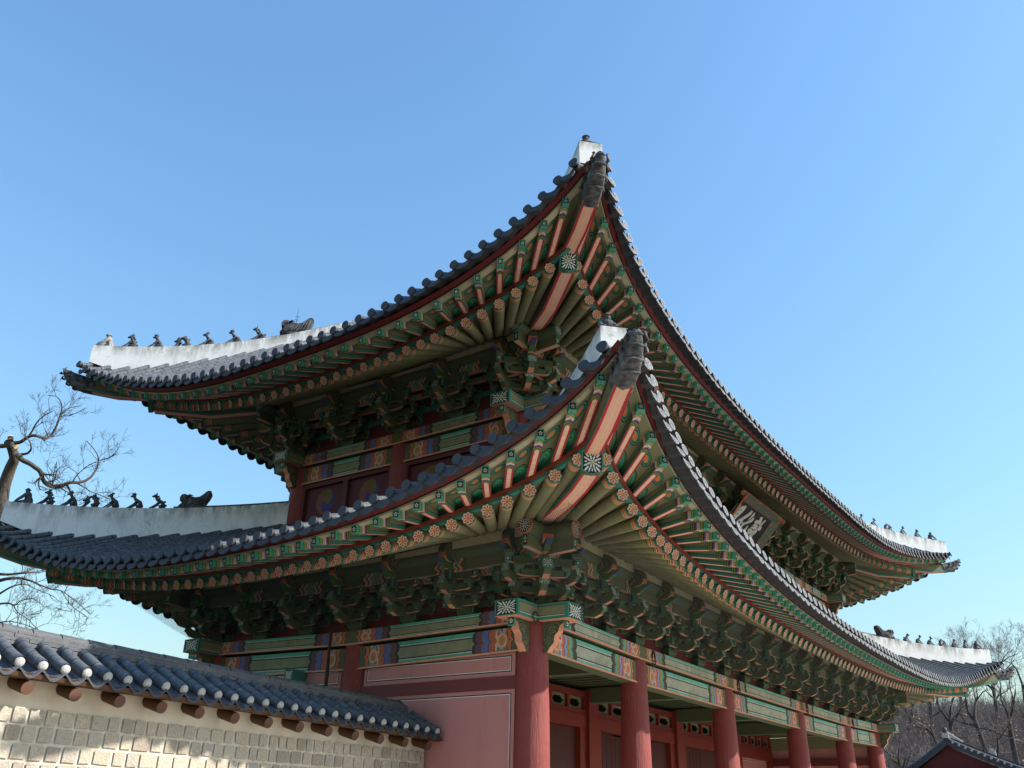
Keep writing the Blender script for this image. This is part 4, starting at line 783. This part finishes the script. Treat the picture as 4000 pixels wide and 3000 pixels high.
# roof boards, rafters, tiles
mb = MB(); mb.sweep([[V(x, 1.99, wz(x)-.165), V(x, 2.34, wz(x)-.06), V(x, 2.34, wz(x)-.03), V(x, 1.97, wz(x)-.12)] for x in (X0W, X1W)], 'wall_rafter', cap='wall_rafter'); mb.box(((X0W+X1W)/2, 2.0, -1.9), (X, Y, Z), (.01, .01, .01), 'wall_rafter')
mb.sweep([[V(x, 1.95, wz(x)-.155), V(x, 2.02, wz(x)-.17), V(x, 2.02, wz(x)-.1), V(x, 1.925, wz(x)-.1)] for x in (X0W, X1W)], 'wall_rafter', cap='wall_rafter'); mb.build('eave_board', wall)
x = -8.34-.655*11
while x < X1W-.1:
    mb = MB(); zc = wz(x)-.27; mb.tube([V(x, 2.0+random.uniform(-.015, .015), zc), V(x+.0, 2.4, zc+.11)], [.083, .085], 14, 'wall_rafter', 'rafter_endgrain'); mb.build('rafter', wall, (x, 2.0, zc)) if x > X0W else None; x += .655
rf = MB(); st = .3053; n0 = int((X1W-X0W)/st); sh = []; x = -8.55-st*int((-8.55-X0W)/st)
caps = MB()
while x < X1W-.05:
    z0_ = wz(x)
    pth = [V(x, 1.93, z0_+.0), V(x, 2.2, z0_+.115), V(x, 2.5, z0_+.27), V(x, 2.62, z0_+.34)]; rf.tube(pth, [.078, .08, .08, .08], 12, 'roof_tile', None, 'tile_end')
    caps.ball((x, 1.95, z0_+.012), (.072, .055, .07), 'lime_cap', 12, 8)
    x += st
xs = np.arange(X0W, X1W, st/8); ph = (-8.55) 
for x in xs:
    z0_ = wz(x); f = (x-ph)/st; s_ = 1-abs(math.sin(math.pi*f)); dz = -.14+.115*s_
    sh.append([V(x, 1.9, z0_+dz), V(x, 2.2, z0_+dz+.125), V(x, 2.62, z0_+dz+.35)])
rf.grid(sh, 'roof_tile', [[(.1*i, .1), (.1*i, .2), (.1*i, .9)] for i in range(len(sh))]); rf.grid([[q[0]-Z*.03, q[0]] for q in sh], 'tile_end'); rf.grid([[q[0]-Z*.03, q[0]+V(0, .3, .06)] for q in sh], 'tile_end')
rfo = rf.build('tiled_roof', wall); caps.build('lime_plugs', rfo)
bk = MB(); bk.sweep([[V(x, 2.9, wz(x)+.4), V(x, 3.8, wz(x)-.0), V(x, 3.8, wz(x)-.1), V(x, 2.9, wz(x)+.1)] for x in (X0W, X1W)], 'roof_tile'); bk.build('back_slope', wall)
rd = MB(); r = random.Random(5)
for k, (zz, hw, hh) in enumerate(((.33, .24, .05), (.385, .225, .05), (.435, .21, .05), (.48, .19, .04))):
    x = X0W
    while x < X1W-.25:
        l = r.uniform(.36, .44); l = min(l, X1W-.22-x); xm = x+l/2; z_ = wz(xm)+zz
        rd.box((xm, 2.85, z_), (unit(V(1, 0, -.0145)), Y, Z), (l/2-.002, hw+r.uniform(-.012, .012), hh/2-.003), 'ridge_tile'); x += l
x = X0W
while x < X1W-.25:
    l = min(.42, X1W-.2-x); rd.tube([V(x+.004, 2.85, wz(x)+.485), V(x+l-.006, 2.85, wz(x+l)+.485)], [.102, .094], 12, 'ridge_tile', 'tile_end', 'tile_end'); x += l
rd.build('ridge', rfo)

# ================================================================== ground
g = MB(); N = 40; G = [[V(x, y, -4.97) for y in np.linspace(-420, 420, 22)] for x in np.linspace(-420, 420, 22)]; g.grid(G, 'dark_soil', None, False); tag(g.build('ground'), kind='structure')  # unseen ground, kept dark to cut bounce under the left eaves
g = MB(); g.face([V(-13, -75, -4.964), V(70, -75, -4.964), V(70, 1.8, -4.964), V(-13, 1.8, -4.964)], 'sand'); tag(g.build('courtyard'), kind='structure')  # unseen pale ground, extent cut back so less light bounces to the left
g = MB(); g.box((12, -1.5, -4.7), (X, Y, Z), (19, 9.5, .266), 'paving'); tag(g.build('terrace'), kind='structure')
# ================================================================== hill behind, on the right
HC = unproj(3760, 2760, 95)
def hz(x, y):
    d = (V(x, y, 0)-V(*CAM[:2], 0)); f2 = unit(V(fw[0], fw[1], 0)); r2 = V(f2[1], -f2[0], 0); dep = d@f2; lat = d@r2
    k = lat/max(dep, 1); a = np.clip((k-.12)/.25, 0, 1); a = a*a*(3-2*a)
    up_ = np.clip((dep-62)/75, 0, 1); up_ = up_*up_*(3-2*up_); return -4.97+.03+a*up_*(14.5+.9*math.sin(x*.09)+.8*math.sin(y*.13+x*.05))-(1-a)*.5
f2 = unit(V(fw[0], fw[1], 0)); r2 = V(f2[1], -f2[0], 0)
def hp(dep, lat): q = V(*CAM[:2], 0)+f2*dep+r2*lat; return V(q[0], q[1], hz(q[0], q[1]))
mb = MB(); mb.grid([[hp(d, k*d) for k in np.linspace(.02, .95, 40)] for d in np.linspace(58, 210, 46)], 'litter'); tag(mb.build('hillside'), kind='structure')
# ================================================================== bare trees
def grow(tk, tw, p, d, r, L, lvl, rg, mats, spread=.7, twr=.012, upb=.12, minr=.02):
    n = 4; pts = [p]; rad = [r]; dd = d
    for i in range(n):
        dd = unit(dd+V(*rg.normal(0, .17, 3))+Z*upb*.4); pts.append(pts[-1]+dd*L/n); rad.append(r*(1-.42*(i+1)/n))
    tgt = tk if r > minr*1.6 else tw
    tgt.tube(pts, rad, 7 if r > .08 else 5 if r > .03 else 3, mats[0] if tgt is tk else mats[1])
    if lvl <= 0: return
    for k in range(rg.integers(2, 4) if lvl > 1 else rg.integers(3, 5)):
        i = rg.integers(2, n+1) if k else n; ax = unit(np.cross(dd, rg.normal(0, 1, 3))); nd = unit(dd*math.cos(spread)+ax*math.sin(spread*rg.uniform(.7, 1.2))+Z*upb)
        grow(tk, tw, pts[i], nd, max(rad[i]*rg.uniform(.6, .8), twr*.5), L*rg.uniform(.62, .85), lvl-1, rg, mats, spread, twr, upb, minr)
def bare_tree(base, H, r, seed, label, lvl=5, leaf=0, lean=(0, 0)):
    rg = np.random.default_rng(seed); t = empty('bare_tree', base, label, 'tree', 'bare trees on the hillside'); tk, tw = MB(), MB()
    top = base+V(lean[0]*H, lean[1]*H, H*.42); mid = (base+top)/2+V(*rg.normal(0, .02*H, 2), 0); tk.tube([base-Z*.3, base+Z*.3, mid, top], [r*1.25, r, r*.88, r*.75], 9, 'far_bark')
    k = rg.integers(2, 4)
    for i in range(k):
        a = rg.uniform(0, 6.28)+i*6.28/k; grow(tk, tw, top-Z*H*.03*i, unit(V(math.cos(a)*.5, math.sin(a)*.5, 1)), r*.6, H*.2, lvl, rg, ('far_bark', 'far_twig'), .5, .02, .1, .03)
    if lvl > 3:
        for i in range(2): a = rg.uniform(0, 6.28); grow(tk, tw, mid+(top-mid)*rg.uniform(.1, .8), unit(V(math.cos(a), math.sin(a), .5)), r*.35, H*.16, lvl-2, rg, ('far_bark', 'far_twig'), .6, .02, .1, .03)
    for _ in range(leaf):
        c = base+V(*rg.normal(0, H*.12, 2), rg.uniform(.2, .6)*H); 
        for _ in range(14): q = c+rg.normal(0, .35, 3); u_ = unit(rg.normal(0, 1, 3))*.09; v_ = unit(np.cross(u_, rg.normal(0, 1, 3)))*.07; tw.face([q-u_-v_, q+u_-v_, q+u_+v_, q-u_+v_], 'dry_leaf')
    tk.build('trunk', t); tw.build('crown', t)
TR = [(3780, 2570, 92, 13.5, .27, 'tall forked bare tree in front of the hillside, crown wider than the rest', 6, 0), (3905, 2600, 88, 14, .28, 'tall dark bare tree rising by the right edge of the hillside', 6, 2), (3985, 2640, 84, 13, .27, 'bare tree standing furthest right on the hillside', 5, 2),
      (3680, 2640, 96, 11, .24, 'bare tree with a short trunk just clear of the lower eave tip', 5, 1), (3610, 2700, 104, 12, .26, 'slim bare tree half hidden behind the lower eave tip', 4, 2), (3830, 2520, 118, 15, .26, 'pale misty bare tree whose round crown tops the hillside', 6, 0), (3720, 2540, 125, 14, .24, 'pale bare tree behind the row of ridge figures', 6, 0),
      (3960, 2540, 122, 14.5, .25, 'pale bare tree on top of the hill near the picture edge', 6, 0), (3540, 2790, 98, 9, .22, 'low bare tree close beside the gate corner', 4, 2), (3870, 2690, 80, 10, .22, 'leaning bare tree above the small tiled gable', 4, 3), (3500, 2880, 76, 8, .3, 'stout pale-barked tree stump beside the last gate column', 3, 1), (3660, 2800, 86, 10, .22, 'thin bare tree behind the ridge end of the gable', 4, 3)]
for i, (px, py, dep, H, r_, lab, lvl, leaf) in enumerate(TR):
    q = unproj(px, py, dep); b0 = V(q[0], q[1], hz(q[0], q[1])); bare_tree(b0, H, r_, 40+i, lab, lvl, leaf, (random.uniform(-.06, .06), random.uniform(-.06, .06)))
# brushwood on the slope 
mb = MB(); rg = np.random.default_rng(5)
for i in range(3000):
    d = 62+95*rg.uniform(0, 1)**.8; k = rg.uniform(.3, .62); p0 = hp(d, k*d)
    for j in range(5):
        a = rg.uniform(0, 6.28); h_ = rg.uniform(1.5, 5.); tp = p0+V(math.cos(a)*h_*.35, math.sin(a)*h_*.35, h_); md = (p0+tp)/2+rg.normal(0, .15, 3); mb.tube([p0, md, tp], [.03, .02, .006], 3, 'brush')
        for _ in range(3): s_ = p0+(tp-p0)*rg.uniform(.3, .9); mb.tube([s_, s_+rg.normal(0, .5, 3)+Z*.4], [.014, .005], 3, 'brush')
    if rg.uniform() < .35:
        c = p0+Z*rg.uniform(.5, 3)
        for _ in range(10): q = c+rg.normal(0, .5, 3); u_ = unit(rg.normal(0, 1, 3))*.1; v_ = unit(np.cross(u_, rg.normal(0, 1, 3)))*.08; mb.face([q-u_-v_, q+u_-v_, q+u_+v_, q-u_+v_], 'dry_leaf')
tag(mb.build('undergrowth'), 'leafless brown brushwood covering the hillside', 'undergrowth', kind='stuff')
# ================================================================== the large pruned tree behind the gate on the left
big = None; rg = np.random.default_rng(21); tk, tw, ct = MB(), MB(), MB(); DEP = 36.0; S = .633; pxm = DEP/FPX
def limb(pts, dz, twigs=6, mat='bark'):
    n = len(pts); w0 = [a[2] for a in pts]; dd = np.cumsum(rg.normal(0, .35, n))*.6+dz; P_ = [unproj(a[0]*S, 1450+a[1]*S, DEP+e) for a, e in zip(pts, dd)]; R_ = [max(a*S*pxm/2*1.2, .016) for a in w0]
    Q, RQ = [], []
    for i in range(n-1):
        for f in np.linspace(0, 1, 5)[:-1]: Q.append(P_[i]*(1-f)+P_[i+1]*f+rg.normal(0, .02, 3)); RQ.append(R_[i]*(1-f)+R_[i+1]*f)
    Q.append(P_[-1]); RQ.append(R_[-1])
    for k in range(2):
        Q2 = [Q[0]]+[(Q[i-1]+2*Q[i]+Q[i+1])/4 for i in range(1, len(Q)-1)]+[Q[-1]]; Q = Q2
    tk.tube(Q, RQ, 10, mat, None, mat)
    for _ in range(int(twigs*.6+.5)):
        i = rg.integers(len(Q)//4, len(Q)); t_ = unit(Q[min(i+1, len(Q)-1)]-Q[i-1]); ax = unit(np.cross(t_, rg.normal(0, 1, 3))); grow(tw, tw, Q[i], unit(t_*.5+ax*.9+Z*.3), max(min(RQ[i]*.5, .042), .016), rg.uniform(.35, .7), 3, rg, ('twig', 'twig'), .65, .012, .1, .0)
    return Q[-1]
q0 = unproj(10*S, 1450+900*S, DEP); gb = V(q0[0], q0[1], -4.97)
limb([(-190, 1700, 74), (-90, 1250, 70), (2, 930, 66), (15, 740, 62), (70, 590, 55), (95, 530, 50), (62, 460, 42), (45, 440, 36)], 0, 0)
stub = limb([(62, 470, 36), (58, 440, 30), (66, 408, 28)], .0, 0)
limb([(62, 455, 26), (20, 462, 24), (-60, 450, 20)], .2, 2)
limb([(50, 450, 26), (130, 437, 18), (185, 395, 16), (230, 398, 15), (275, 412, 14), (320, 395, 13), (355, 332, 11), (376, 260, 9), (380, 195, 6), (350, 150, 4), (295, 148, 2)], .3, 16)
limb([(185, 395, 10), (215, 340, 8), (260, 280, 5), (325, 245, 3)], .3, 7); limb([(376, 270, 6), (420, 225, 4), (495, 213, 2)], .3, 4)
limb([(110, 520, 30), (135, 545, 26), (195, 575, 24), (250, 615, 22), (262, 670, 21), (300, 710, 20), (380, 705, 18), (440, 686, 16), (520, 683, 14), (560, 650, 12), (600, 600, 10), (612, 555, 7), (590, 490, 5), (535, 430, 2)], -.3, 20)
limb([(420, 700, 12), (432, 760, 9), (455, 800, 6), (490, 850, 3)], -.3, 8); limb([(470, 690, 9), (540, 730, 6), (600, 760, 4), (680, 790, 2)], -.3, 8); limb([(440, 690, 8), (490, 620, 5), (540, 585, 4), (590, 560, 2)], -.3, 7); limb([(612, 555, 5), (660, 540, 3), (715, 510, 2)], -.3, 5)
limb([(120, 515, 15), (165, 510, 12), (198, 478, 10), (186, 430, 6), (150, 390, 3)], .1, 6); limb([(260, 620, 8), (290, 655, 5), (320, 700, 3), (350, 560, 2)], -.2, 4)
for a in ([(-40, 1300, 20), (60, 1278, 16), (140, 1270, 12), (220, 1310, 9), (300, 1345, 7), (370, 1350, 5), (470, 1420, 3), (560, 1500, 2)], [(-30, 1250, 16), (60, 1255, 12), (160, 1245, 9), (260, 1240, 5), (330, 1230, 3)], [(-40, 1440, 12), (60, 1430, 9), (85, 1450, 7), (130, 1415, 5), (200, 1400, 2)], [(-30, 1390, 12), (60, 1330, 9), (150, 1305, 6), (230, 1350, 3), (330, 1390, 2)], [(370, 1350, 4), (440, 1450, 3), (540, 1520, 2)], [(85, 1450, 6), (120, 1500, 4), (180, 1530, 3), (240, 1600, 2)], [(-40, 1560, 9), (60, 1540, 5), (150, 1560, 3), (220, 1590, 2)]): limb(a, .6, 11)
big = empty('pruned_tree', gb, 'large bare tree with pale sawn branch stubs behind the gate at the left', 'tree')
tk.build('trunk', big); tw.build('twigs', big)
d = unit(stub-unproj(60*S, 1450+440*S, DEP)); d = unit(unit(CAM-stub)+V(.2, .1, .3)); ct.tube([stub-d*.05, stub+d*.02], [.105, .105], 14, 'cut_wood', None, 'cut_wood'); q = unproj(102*S, 1450+468*S, DEP-.25); d = unit(CAM-q); ct.tube([q-d*.15, q], [.09, .085], 12, 'cut_wood', None, 'cut_wood'); ct.build('sawn_ends', big)
# ================================================================== small hip-and-gable hall at the lower right
DG = 46.0; ap = unproj(3697, 2890, DG); hall = empty('side_hall', V(ap[0], ap[1], -4.97), 'small hall with a dark red gable and grey tiled roof in front of the hillside', 'hall')
e1 = unit(V(.06, -1, 0)); e1 = V(e1[0], e1[1], 0); e2 = V(-e1[1], e1[0], 0)      # e1 across the gable, e2 away from the viewer
hp_ = lambda a, b2, z: V(ap[0], ap[1], 0)+e1*a+e2*b2+Z*(ap[2]+z)
pr = lambda a: -.74*abs(a)+.036*a*a if a < 0 else -.5*a+.018*a*a
mb = MB(); W_ = 3.0
mb.face([hp_(0, .25, -.2)]+[hp_(a, .25, pr(a)-.3) for a in np.linspace(.3, 3.2, 8)]+[hp_(a, .25, pr(a)-.3) for a in np.linspace(-2.2, -.3, 6)], 'dark_red'); mb.box(hp_(0, 3.2, -4.2), (e1, e2, Z), (3.4, 2.6, 2.4), 'panel'); hb = mb.build('body', hall)
mb = MB()
for sg in (-1, 1):
    aa = np.linspace(0, 4.6 if sg < 0 else 6.6, 16); mb.grid([[hp_(sg*a, -.05, pr(sg*a)), hp_(sg*a, 7, pr(sg*a))] for a in aa], 'roof_tile', [[(a, 0), (a, 7)] for a in aa])
    mb.sweep([[hp_(sg*a, -.08, pr(sg*a)-.24), hp_(sg*a, .02, pr(sg*a)-.24), hp_(sg*a, .02, pr(sg*a)+.02), hp_(sg*a, -.08, pr(sg*a)+.02)] for a in aa], 'tile_end')
    for b2 in np.arange(.05, 3, .26): mb.tube([hp_(sg*a, b2, pr(sg*a)+.05) for a in aa], .075, 8, 'roof_tile', None, 'tile_end')
    for a in np.arange(.28, 4.5 if sg < 0 else 6.5, .27):     # verge tiles with lime plugs at their ends
        mb.tube([hp_(sg*a, .3, pr(sg*a)+.07), hp_(sg*a, -.16, pr(sg*a)-.0)], .06, 8, 'roof_tile', None, 'lime_cap' if sg > 0 else 'tile_end')
    for b2 in np.arange(-.6, 7, .27):
        mb.tube([hp_(sg*3.0, b2, pr(sg*3.)+.05), hp_(sg*4.9, b2, pr(sg*4.6)-.12)], .07, 6, 'roof_tile')
mb.sweep([[hp_(a, -.75, -1.92-.02*a*a*.3), hp_(a, .3, -1.75), hp_(a, .3, -1.62), hp_(a, -.75, -1.80)] for a in np.linspace(-4.9, 4.9, 9)], 'tile_end'); 
for a in np.arange(-4.8, 4.8, .27): mb.tube([hp_(a, .3, -1.6), hp_(a, -.8, -1.86+.012*a*a)], .07, 6, 'roof_tile', None, 'tile_end')
ro = mb.build('tiled_roof', hall)
mb = MB(); mb.box(hp_(0, 3.2, .12), (e1, e2, Z), (.13, 3.3, .12), 'tile_end'); mb.tube([hp_(0, -.1, .36), hp_(0, 6.4, .36)], .1, 8, 'roof_tile', 'tile_end'); mb.box(hp_(0, -.12, .2), (e1, e2, Z), (.14, .05, .12), 'lime_cap'); mb.ball(hp_(0, -.1, .44), (.13, .13, .17), 'tile_end'); mb.build('ridge', ro)
mb = MB(); mb.sweep([[hp_(a, .1, pr(a)-.02), hp_(a, .24, pr(a)-.02), hp_(a, .24, pr(a)+.22), hp_(a, .1, pr(a)+.22)] for a in np.linspace(.2, 6.4, 12)], 'tile_end'); mb.prism([(-.12, 0), (.2, -.2), (.22, .02), (.1, .22), (0, .25)], hp_(1.9, .3, pr(1.9)+.25), e1, Z, e2, .1, 'lime_cap', 'lime_cap'); mb.build('verge_ridge', ro)
